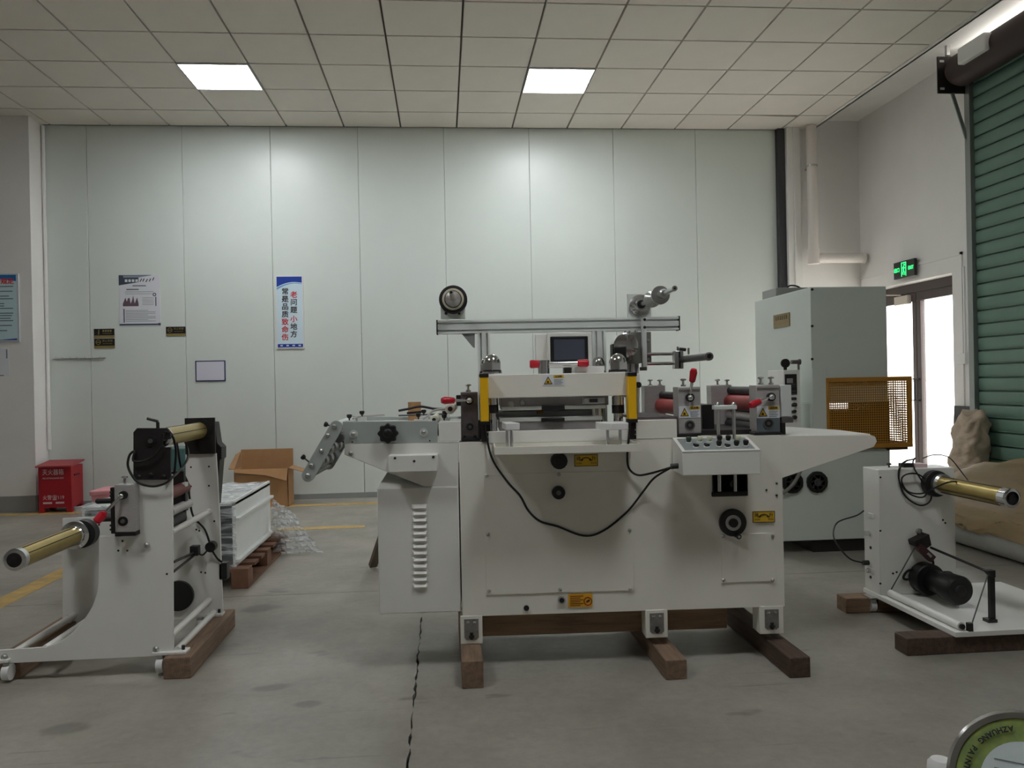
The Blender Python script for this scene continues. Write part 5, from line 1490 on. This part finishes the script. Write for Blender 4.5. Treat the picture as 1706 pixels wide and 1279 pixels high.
GOLDP = mat('gold foil', (176, 158, 104), .35, .5)
for nm, r, ic, tx in (('small black and gold sign above a matching one, with figure symbol', (156.5, 547.5, 190.5, 562.5), 'p', True), ('small black and gold sign mounted directly under a matching one', (157, 564, 191, 580), 'c', True), ('small black and gold sign alone beside the white notice', (276.5, 544, 309, 559.5), 'c', True)):
    sg = board('wall_sign', nm, 'sign', r, .006, BLACK, group='small black and gold wall signs')
    xa, xb, za, zb_ = sg.r; w, h = xb - xa, zb_ - za
    sg.part('gold_strip', MB().box(xa, xb, -.001, 0, za, za + h * .26), GOLDP)
    if ic == 'c':
        sg.part('prohibition_symbol', MB().ring((xa + w * .2, 0, za + h * .64), (0, -1, 0), h * .26, h * .2, .001, 20), GOLDP)
        sg.part('symbol_bar', MB().bar((xa + w * .2 - h * .16, -.001, za + h * .64), (xa + w * .2 + h * .16, -.001, za + h * .64), .0008, h * .08), GOLDP)
        text('lettering', '禁止吸烟', h * .26, GOLDP, sg.e, (xa + w * .65, -.0012, za + h * .76), width=w * .5)
        text('lettering', 'NO SMOKING', h * .14, GOLDP, sg.e, (xa + w * .65, -.0012, za + h * .48), width=w * .45)
    else:
        sg.part('figure_symbol', MB().prism([(xa + w * .2, za + h * .35), (xa + w * .25, za + h * .35), (xa + w * .27, za + h * .9), (xa + w * .22, za + h * .9)], -.001, 0), GOLDP)
        for k in range(4):
            flat('print_block', [(xa + w * (.42 + .12 * k), xa + w * (.5 + .12 * k), za + h * .66, za + h * .86)], GOLDP, sg.e, 0)
        flat('small_print', [(xa + w * .42, xa + w * .86, za + h * .46, za + h * .5)], GOLDP, sg.e, -.0005)

bp2 = board('framed_sheet', 'blank lilac white sheet in a thin navy frame', 'picture frame', (325.5, 600.5, 375.5, 635), .01, mat('navy frame', (40, 46, 92), .45))
xa, xb, za, zb_ = bp2.r
bp2.part('sheet', MB().box(xa + .011, xb - .011, -.001, 0, za + .011, zb_ - .011), mat('lilac white sheet', (220, 220, 234), .45))

lp_ = board('wall_poster', 'pale blue framed rule poster with red heading on the projecting wall', 'poster', (-60, 456, 31.5, 570), .014, mat('silver poster frame', (200, 208, 214), .4, .3), y=8.46)
xa, xb, za, zb_ = lp_.r; w, h = xb - xa, zb_ - za
lp_.part('print_area', MB().box(xa + .02, xb - .022, -.001, 0, za + .02, zb_ - .012), mat('pale aqua print', (196, 222, 228), .5))
lp_.part('blue_header', MB().prism([(xa + .02, zb_ - .012), (xb - .022, zb_ - .012), (xb - .022, zb_ - .075), (xb - .15, zb_ - .055), (xa + .3, zb_ - .06), (xa + .02, zb_ - .1)], -.0018, -.001), mat('cyan blue print', (32, 112, 178), .5))
lp_.part('blue_footer', MB().prism([(xa + .02, za + .02), (xb - .022, za + .02), (xb - .022, za + .035), (xb - .2, za + .022)], -.0018, -.001), BLUE)
x_r = lp_.p(23, 469, -.002)
text('heading', '管理规定', .062, REDINK, lp_.e, (x_r[0], -.0022, lp_.p(10, 469, -.002)[1]), bold=.0016, align='RIGHT')
pl_ = MB()
for k, py in enumerate((477, 485, 493, 497.5, 505.5, 509.5, 513.5, 521.5, 525.5, 530, 534, 542, 550.5)):
    z = lp_.p(10, py, 0)[1]; xe = lp_.p((22, 21, 15, 22, 7, 7, 22, 22, 20, 18, 22, 20, 12)[k], py, 0)[0]
    pl_.box(xa + .05, xe, -.0018, -.001, z - .005, z + .004)
tag(lp_.part('printed_lines', pl_, mat('dark grey print', (92, 104, 112), .6)), kind='stuff')
sh2 = board('paper_sheet', 'small white sheet with faint grey marks stuck below the rule poster', 'paper', (-40, 580, 15, 627), .002, PAPER, y=8.46)
xa, xb, za, zb_ = sh2.r
flat('printed_strip', [(sh2.p(10.5, 600, 0)[0], sh2.p(12.5, 600, 0)[0], sh2.p(11, 597, 0)[1], sh2.p(11, 582, 0)[1])], GINK, sh2.e, 0)
flat('printed_caption', [(xa + .05, sh2.p(6, 600, 0)[0], sh2.p(5, 627, 0)[1] + .006, sh2.p(5, 624.5, 0)[1])], GINK, sh2.e, 0)

# ================================================================== PALLET WITH WRAPPED LOAD
PX0, PX1, PY0, PY1 = -2.2, -1.18, 4.93, 6.1
pa = Thing('wooden_pallet', 'brown wooden pallet under the film wrapped load', 'pallet', ((PX0 + PX1) / 2, PY0, 0))
pw = (PX1 - PX0) / 2; pd = PY1 - PY0
PAL = mat('pallet wood', (118, 84, 64), .8, var=.25, scale=6, bump=.2, bscale=20)
for k in range(7):
    y0_ = k * (pd - .1) / 6
    pa.part('deck_board', MB().box(-pw, pw, y0_, y0_ + .1, .1, .12), PAL, bevel=.002)
for x in (-pw, -.05, pw - .1):
    for y in (0, pd / 2 - .06, pd - .12):
        pa.part('pallet_block', MB().box(x, x + .1, y, y + .12, .02, .1), PAL, bevel=.002)
    pa.part('runner_board', MB().box(x, x + .1, 0, pd, 0, .02), PAL)
wl_ = Thing('wrapped_machine', 'white metal machine parts wrapped in clear film on the pallet', 'wrapped load', ((PX0 + PX1) / 2, PY0 + .02, .12))
SHEET = mat('white sheet metal', (232, 234, 232), .4, var=.02)
hgt = .4
wl_.part('side_panel', MB().box(pw - .1, pw - .085, .03, 1.03, .0, hgt), SHEET, bevel=.002)
wl_.part('panel_ledge', MB().box(pw - .085, pw - .06, .03, 1.03, hgt - .12, hgt - .105), SHEET)
wl_.part('panel_ledge', MB().box(pw - .085, pw - .06, .03, 1.03, .03, .045), SHEET)
wl_.part('top_panel', MB().box(-pw + .05, pw - .085, .03, 1.03, hgt - .03, hgt - .015), SHEET)
wl_.part('divider_panel', MB().box(pw - .42, pw - .405, .02, 1.0, .0, hgt - .03), SHEET)
wl_.part('divider_panel', MB().box(-pw + .06, -pw + .075, .02, 1.0, .0, hgt - .03), SHEET)
wl_.part('inner_housing', MB().box(-pw + .1, pw - .44, .05, .95, .0, hgt - .05), mat('grey steel housing', (118, 122, 124), .5, .3))
wl_.part('inner_block', MB().box(pw - .39, pw - .12, .2, .95, .0, hgt - .06), mat('dark grey steel', (74, 80, 82), .5, .3))
wl_.part('dark_wedge', MB().prism([(pw - .36, .0), (pw - .11, .0), (pw - .11, .13), (pw - .24, .08)], .06, .19), mat('black grey wedge', (44, 46, 50), .5))
FILM = bpy.data.materials.new('stretch film'); FILM.use_nodes = True
_n = FILM.node_tree; _b = _n.nodes['Principled BSDF']
_b.inputs['Base Color'].default_value = (.86, .9, .92, 1); _b.inputs['Roughness'].default_value = .16
_tc = _n.nodes.new('ShaderNodeTexCoord'); _mp = _n.nodes.new('ShaderNodeMapping'); _mp.inputs['Scale'].default_value = (1.2, 1.2, 9)
_mp.inputs['Rotation'].default_value = (.25, .2, 0)
_no = _n.nodes.new('ShaderNodeTexNoise'); _no.inputs['Scale'].default_value = 5; _no.inputs['Detail'].default_value = 5; _no.inputs['Distortion'].default_value = .6
_n.links.new(_tc.outputs['Object'], _mp.inputs['Vector']); _n.links.new(_mp.outputs['Vector'], _no.inputs['Vector'])
_r = _n.nodes.new('ShaderNodeValToRGB'); _r.color_ramp.elements[0].position = .42; _r.color_ramp.elements[0].color = (.1, .1, .1, 1)
_r.color_ramp.elements[1].position = .66; _r.color_ramp.elements[1].color = (.62, .62, .62, 1)
_n.links.new(_no.outputs['Fac'], _r.inputs['Fac']); _n.links.new(_r.outputs['Color'], _b.inputs['Alpha'])
_bu = _n.nodes.new('ShaderNodeBump'); _bu.inputs['Strength'].default_value = .8; _bu.inputs['Distance'].default_value = .02
_n.links.new(_no.outputs['Fac'], _bu.inputs['Height']); _n.links.new(_bu.outputs['Normal'], _b.inputs['Normal'])
FILM2 = FILM.copy(); FILM2.name = 'bunched stretch film'
for n_ in FILM2.node_tree.nodes:
    if n_.type == 'VALTORGB':
        n_.color_ramp.elements[0].color = (.3, .3, .3, 1); n_.color_ramp.elements[1].color = (.9, .9, .9, 1)
def sheet_mesh(fn, nu, nv):
    vs_, fs = [], []
    for i in range(nu + 1):
        for j in range(nv + 1):
            vs_.append(fn(i / nu, j / nv))
    for i in range(nu):
        for j in range(nv):
            a = i * (nv + 1) + j
            fs.append((a, a + nv + 1, a + nv + 2, a + 1))
    return MB().add(vs_, fs)
rnd = random.Random(11)
def nz(u, v, s=1.0):
    return s * (math.sin(u * 23 + v * 11) + math.sin(u * 41 - v * 29 + 1.3) * .6 + math.sin(v * 53 + u * 7) * .5)
wl_.part('wrap_front', sheet_mesh(lambda u, v: (-pw + .03 + (2 * pw - .1) * u, .0 + nz(u, v, .006), .0 + (hgt + .0) * v), 40, 24), FILM)
wl_.part('wrap_top', sheet_mesh(lambda u, v: (-pw + .03 + (2 * pw - .12) * u, .0 + 1.05 * v, hgt + .0 - .01 + nz(u, v, .004)), 30, 30), FILM2)
# loose film trailing off the corner onto the floor
def trail(u, v):
    # u along the edge of the panel downwards, v outwards
    x = pw - .06 + .36 * v * (.35 + .65 * u) + nz(u, v, .008)
    y = .95 + .05 * v - .1 * u * v + nz(v, u, .012)
    z = (hgt - .12) * (1 - u) * (1 - .55 * v) - .117 * u + (.06 * (1 - u) * v)
    return (x, y, max(z, -.114 + .008 * abs(math.sin(31 * u + 17 * v))))
wl_.part('loose_film', sheet_mesh(trail, 24, 20), FILM2)
def trail2(u, v):
    x = pw - .42 + .2 * v + nz(u, v, .006)
    y = -.03 - .06 * u + nz(v, u, .012)
    z = .12 * (1 - u) - .116 * u
    return (x, y, max(z, -.114 + .01 * abs(math.sin(31 * u + 17 * v))))
wl_.part('loose_film', sheet_mesh(trail2, 20, 14), FILM2)
# teal crate on the load
y_ = PY0 + .55
xa, xb = W.p(262, 760, y_)[0], W.p(309, 760, y_)[0]
zb_ = .12 + hgt
zt_ = W.p(296, 746, y_)[1]
tcx = Thing('plastic_crate', 'teal plastic crate standing on the wrapped load', 'crate', ((xa + xb) / 2, y_, zb_ - .004))
w = (xb - xa) / 2; h = zt_ - zb_
TEAL = mat('teal plastic', (66, 104, 102), .5)
tcx.part('crate_lower', MB().box(-w * .95, w * .95, 0, .24, 0, h * .5), mat('pale grey plastic', (206, 206, 200), .5), bevel=.006)
tcx.part('crate_upper', MB().box(-w, w, -.005, .245, h * .5, h), TEAL, bevel=.008)

# leaning square tube behind the electrical cabinet
a = W.g(621, 946, 0)
tb_ = Frame((a[0], a[1], 0))
tb_.solo('steel_tube', 'bare square steel tube leaning behind the louvred cabinet', 'tube', MB().bar((0, 0, .015), (.22, -.42, .62), .05, .03), mat('rusty steel tube', (112, 100, 84), .5, .3))
# cardboard core on the feed table
q = M.P(692, 695, .44)
Rm = Matrix.Rotation(-0.0413, 3, 'Z')
wp_ = M.o + Rm @ Vector((q.x, .40, zt_ * 0 + 0))
zfeed = M.p(768, 703.5, .01)[1] - .004
Frame((wp_.x, wp_.y, M.o.z + zfeed)).solo('cardboard_core', 'short brown cardboard core standing on the feed table', 'tape core', MB().lathe((0, 0, 0), (0, 0, 1), [(.03, 0), (.03, .085), (.024, .085), (.024, .004)], 24), CARD)

# ================================================================== RIGHT SIDE
# exit sign
ya, za = W.q(1489, 462, XR - .06); yb2, zb2 = W.q(1523, 434, XR - .06)
ex = Thing('exit_sign', 'black emergency exit sign with lit green running figure', 'exit sign', (XR, (ya + yb2) / 2, (za + zb2) / 2))
hy, hz_ = abs(ya - yb2) / 2, .085
ex.part('sign_body', MB().box(-.06, -.03, -hy, hy, -hz_, hz_), BLACK, bevel=.003)
ex.part('wall_bracket', MB().box(-.03, 0, -hy * .5, hy * .5, -.03, .03), BLACK)
EXG = emit('lit green legend', (40, 235, 110), 1.6)
EY = Vector((0, -1, 0))
ring_ = MB()
for a in ((-.062, -.0605, -.042, -.035, -.07, .07), (-.062, -.0605, .035, .042, -.07, .07), (-.062, -.0605, -.035, .035, .063, .07)):
    ring_.box(*a)
ex.part('door_outline', ring_, EXG)
man = MB()
man.lathe((-.0605, -.01, .045), (-1, 0, 0), [(.011, 0), (.011, .0015)], 12)
for p0, p1, w_ in (((.0, .03), (.008, -.01), .022), ((.008, -.01), (-.02, -.03), .012), ((-.02, -.03), (-.012, -.06), .011), ((.008, -.01), (.02, -.035), .012), ((.02, -.035), (.038, -.05), .011), ((.0, .025), (-.028, .008), .009), ((.002, .025), (.028, .012), .009)):
    man.bar((-.0612, p0[0] * .7, p0[1]), (-.0612, p1[0] * .7, p1[1]), .0012, w_ * .8)
ex.part('running_figure', man, EXG)
text('lettering', 'EXIT', .05, EXG, ex.e, (-.061, -hy * .68, 0), ex=EY, bold=.0005, width=hy * .5)
text('lettering', '出口', .05, EXG, ex.e, (-.061, hy * .68, 0), ex=EY, bold=.0005, width=hy * .5)

# downpipe
pp = Thing('drain_pipe', 'white plastic drain pipe turning sideways beside the corner', 'pipe', (W.p(1355, 400, D - .17)[0], D - .17, 0))
PVC = mat('white pvc', (232, 224, 218), .4)
zel = pp.p(1365, 430, 0)[1]; zcp = pp.p(1355, 278, 0)[1]
pp.part('vertical_pipe', MB().cyl((0, 0, zel), (0, 0, CZ - .004), .055, n=24), PVC)
xe = pp.p(1440, 430, 0)[0]
pp.part('horizontal_pipe', MB().cyl((.04, 0, zel), (xe, 0, zel), .055, n=24).lathe((xe - .03, 0, zel), (1, 0, 0), [(.062, 0), (.062, .03)], 24), PVC)
pp.part('pipe_elbow', MB().lathe((0, 0, zel), (0, 0, 1), [(.064, -.064), (.064, .1)], 24), PVC)
pp.part('pipe_bracket', MB().lathe((0, 0, zcp), (0, 0, 1), [(.06, 0), (.06, .02)], 24).box(-.006, .006, 0, .16, zcp, zcp + .02), DCHROME)

# conduit and switch beside the door
ya, za = W.q(1607, 597, XR); yt, zt2 = W.q(1609, 443, XR)
sw = Thing('wall_switch', 'small white switch box and conduit beside the glass door', 'switch', (XR, ya, za))
sw.part('switch_box', MB().box(-.03, 0, -.05, .03, -.05, .05), WHITE, bevel=.004)
sw.part('socket_plate', MB().box(-.012, 0, .04, .11, -.05, .03), WHITE, bevel=.003)
sw.part('conduit', MB().box(-.014, 0, -.03, -.012, .05, zt2 - za), WHITE)

# sack and board leaning by the shutter
SACK = mat('dusty beige woven sack', (196, 178, 158), .85, var=.1, scale=14, bump=.5, bscale=30)
sk_y = W.q(1604, 740, 4.43)[0]
sx0 = Frame((4.43, sk_y, 0))
from mathutils import noise as mnoise
def crumple(p, sc, oct_=4):
    return mnoise.turbulence(Vector(p) * sc, oct_, True) - .5
def sack_fn(u, v):
    th = 2 * math.pi * u
    zz_ = .86 * v
    k = 1 + .06 * math.sin(5 * th + 9 * v) + .05 * math.sin(11 * v + 3 * th) + .04 * math.sin(17 * v - 7 * th)
    taper = (.92 + .2 * math.sin(math.pi * min(1, v * 1.05)) ** .8) * (1 if v < .93 else 1 - (v - .93) * 4)
    rx, ry = .125 * taper * k, .135 * taper * k
    fold = .03 * math.sin(23 * v + 2 * th) * (1 if v > .3 else v / .3)
    px_, py_ = rx * math.cos(th), ry * math.sin(th)
    cr = 1 + .16 * crumple((px_ * 1.2, py_ * 1.2, zz_ * 1.6), 5, 3) + .05 * abs(math.sin(14 * zz_ + 6 * px_ + 3 * crumple((py_, px_, zz_), 4)))
    return (px_ * cr + .1 * v + fold * .4, py_ * cr, zz_ + .03 * math.sin(3 * th) * v)
sm_ = sheet_mesh(sack_fn, 96, 90)
top = [len(sm_.v)]
sm_.add([sack_fn(k / 96, 1) for k in range(96)], [tuple(range(96))])
sx0.solo('woven_sack', 'crumpled beige woven sack slumped beside the shutter rail', 'sack', sm_, SACK)
sx1 = Frame((XR - .06, 6.76, 0))
zb_ = sx1.q(1615, 677, 0)[1]
sx1.solo('black_board', 'black sheet board propped against the wall behind the sack', 'board', MB().add([(-.03, 0, 0), (-.03, .3, 0), (-.015, .3, 0), (-.015, 0, 0), (.03, 0, zb_), (.03, .3, zb_), (.045, .3, zb_), (.045, 0, zb_)], [(0, 1, 2, 3), (7, 6, 5, 4), (0, 4, 5, 1), (1, 5, 6, 2), (2, 6, 7, 3), (3, 7, 4, 0)]), BLACK)

# white roll on the floor and the tarpaulin covered stack behind it
rl_x = 3.63
wr_ = Frame((rl_x, 3.3, 0))
wr_.solo('film_roll', 'long white roll lying on the floor before the tarpaulin', 'roll', MB().lathe((0, 0, .15), (0, 1, 0), [(.05, .0), (.15, .004), (.15, 2.5), (.05, 2.504)], 36), mat('white wrapped roll', (206, 206, 202), .55, var=.05, scale=5, bump=.2, bscale=8))
TARP = mat('tan brown tarpaulin', (160, 138, 102), .6, var=.1, scale=3.5, bump=1.0, bscale=2.6, stretch=(1.5, 1.0, 4))
def tarp_fn(u, v):
    # u along the hall (far to near), v across from the floor side over the top to the wall
    y = 5.9 - 3.1 * u
    pts = [(3.472, .165), (3.5, .25), (3.6, .315), (3.72, .36), (3.84, .44), (3.95, .505), (4.06, .53), (4.3, .53), (4.42, .45), (4.5, .2), (4.52, .0)]
    f = v * (len(pts) - 1); i = min(int(f), len(pts) - 2); t_ = f - i
    x = pts[i][0] * (1 - t_) + pts[i + 1][0] * t_; z = pts[i][1] * (1 - t_) + pts[i + 1][1] * t_
    w_ = .012 * math.sin(16 * v + 5 * u * 2.9) + .01 * math.sin(31 * v - 4 * u * 3)
    w_ += .1 * crumple((x * 2.2 + y * .5, y * .8, z * 3), 2.4, 3) * min(1, z * 5)
    end = min(1, (u + .02) * 14)
    x += w_ - (1 - end) * 0.0
    z = max(0, z * (.93 + .07 * end) + w_ * .6 * min(1, z * 4))
    dx_, dz_ = x - 3.63, z - .15
    dr = math.hypot(dx_, dz_)
    if v < .5 and dr < .162:
        x, z = 3.63 + dx_ / dr * .162, .15 + dz_ / dr * .162
    return (x, y + .04 * math.sin(9 * v) * (1 - u), z)
tm = sheet_mesh(tarp_fn, 110, 90)
end = [tarp_fn(0, k / 90) for k in range(91)]
tm.add(end, [tuple(range(91))])
end = [tarp_fn(1, k / 90) for k in range(91)]
tm.add(end, [tuple(range(90, -1, -1))])
Frame().solo('tarpaulin', 'wrinkled tan tarpaulin draped over a long stack by the shutter', 'tarpaulin', tm, TARP)

# ================================================================== FOREGROUND
cdir = ray(1715, 1313).normalized()
R0, HP = .17, .2
axis = -cdir
el = math.asin(axis.z)
zc_ = R0 * math.cos(el) + HP * math.sin(el)
cc = CAM + cdir * ((CAM_H - zc_) / -cdir.z)
pl3 = Thing('paint_pail', 'tin paint pail tipped back so its green lid faces up', 'paint pail', (cc.x, cc.y, 0))
O = Vector((0, 0, zc_))
TIN = mat('bright tinplate', (206, 206, 204), .18, .95)
bd = pl3.part('pail_body', MB().lathe(O - axis * HP, axis, [(.165, 0), (.17, .004), (.165, .01), (.165, HP - .02)], 48), TIN)
pl3.part('lid_rim', MB().lathe(O - axis * .02, axis, [(.15, 0), (.17, .002), (.17, .018), (.163, .026), (.15, .026), (.148, .012)], 64), TIN)
LIDG = mat('olive green lid print', (164, 176, 92), .25, .2, var=.25, scale=9, rgb2=(110, 140, 104))
ld = pl3.part('lid', MB().lathe(O - axis * .015, axis, [(.149, 0), (.149, .018), (.10, .018), (.098, .016)], 64), LIDG)
pl3.part('lid_label', MB().lathe(O, axis, [(.099, 0), (.099, .0065)], 48), mat('white lid label', (214, 226, 226), .4, var=.04, scale=30), ld)
exr = Vector((0, 0, 1)).cross(axis).normalized(); ez = axis.cross(exr)
word = 'AZHUANG PAINT'
a0, a1 = math.radians(106), math.radians(172)
for k, ch in enumerate(word):
    if ch == ' ':
        continue
    th = a0 + (a1 - a0) * k / (len(word) - 1)
    rad = exr * math.cos(th) + ez * math.sin(th)
    text('lettering', ch, .017, INK, ld, O + axis * .0085 + rad * .128, ex=rad.cross(axis) * -1, ey=-rad, bold=.0006)
for k in range(5):
    z = .05 - k * .02
    pl3.part('label_line', MB().bar(O + axis * .007 + exr * -.07 + ez * z, O + axis * .007 + exr * .05 + ez * z, .003, .0008), GINK, ld)
fz = Vector((axis.x, axis.y, 0)).normalized()
pf = Frame((cc.x + fz.x * .06, cc.y + fz.y * .06, 0), math.atan2(fz.y, fz.x))
zlow = zc_ - R0 * math.cos(el)
pf.solo('timber_offcut', 'short timber offcut propping up the rim of the paint pail', 'timber', MB().box(-.02, .03, -.06, .06, 0, zlow - .03), WOOD, bevel=.003)
a = W.g(1567, 1262, .13)
bt = Thing('white_bottle', 'small white plastic bottle with domed cap near the paint pail', 'bottle', (a[0], a[1], 0))
bt.part('bottle_body', MB().lathe((0, 0, 0), (0, 0, 1), [(.03, 0), (.036, .004), (.036, .07), (.028, .085)], 28), WHITE)
bt.part('bottle_cap', MB().lathe((0, 0, .084), (0, 0, 1), [(.034, 0), (.036, .004), (.034, .032), (.025, .043), (.008, .046)], 28), WHITE)
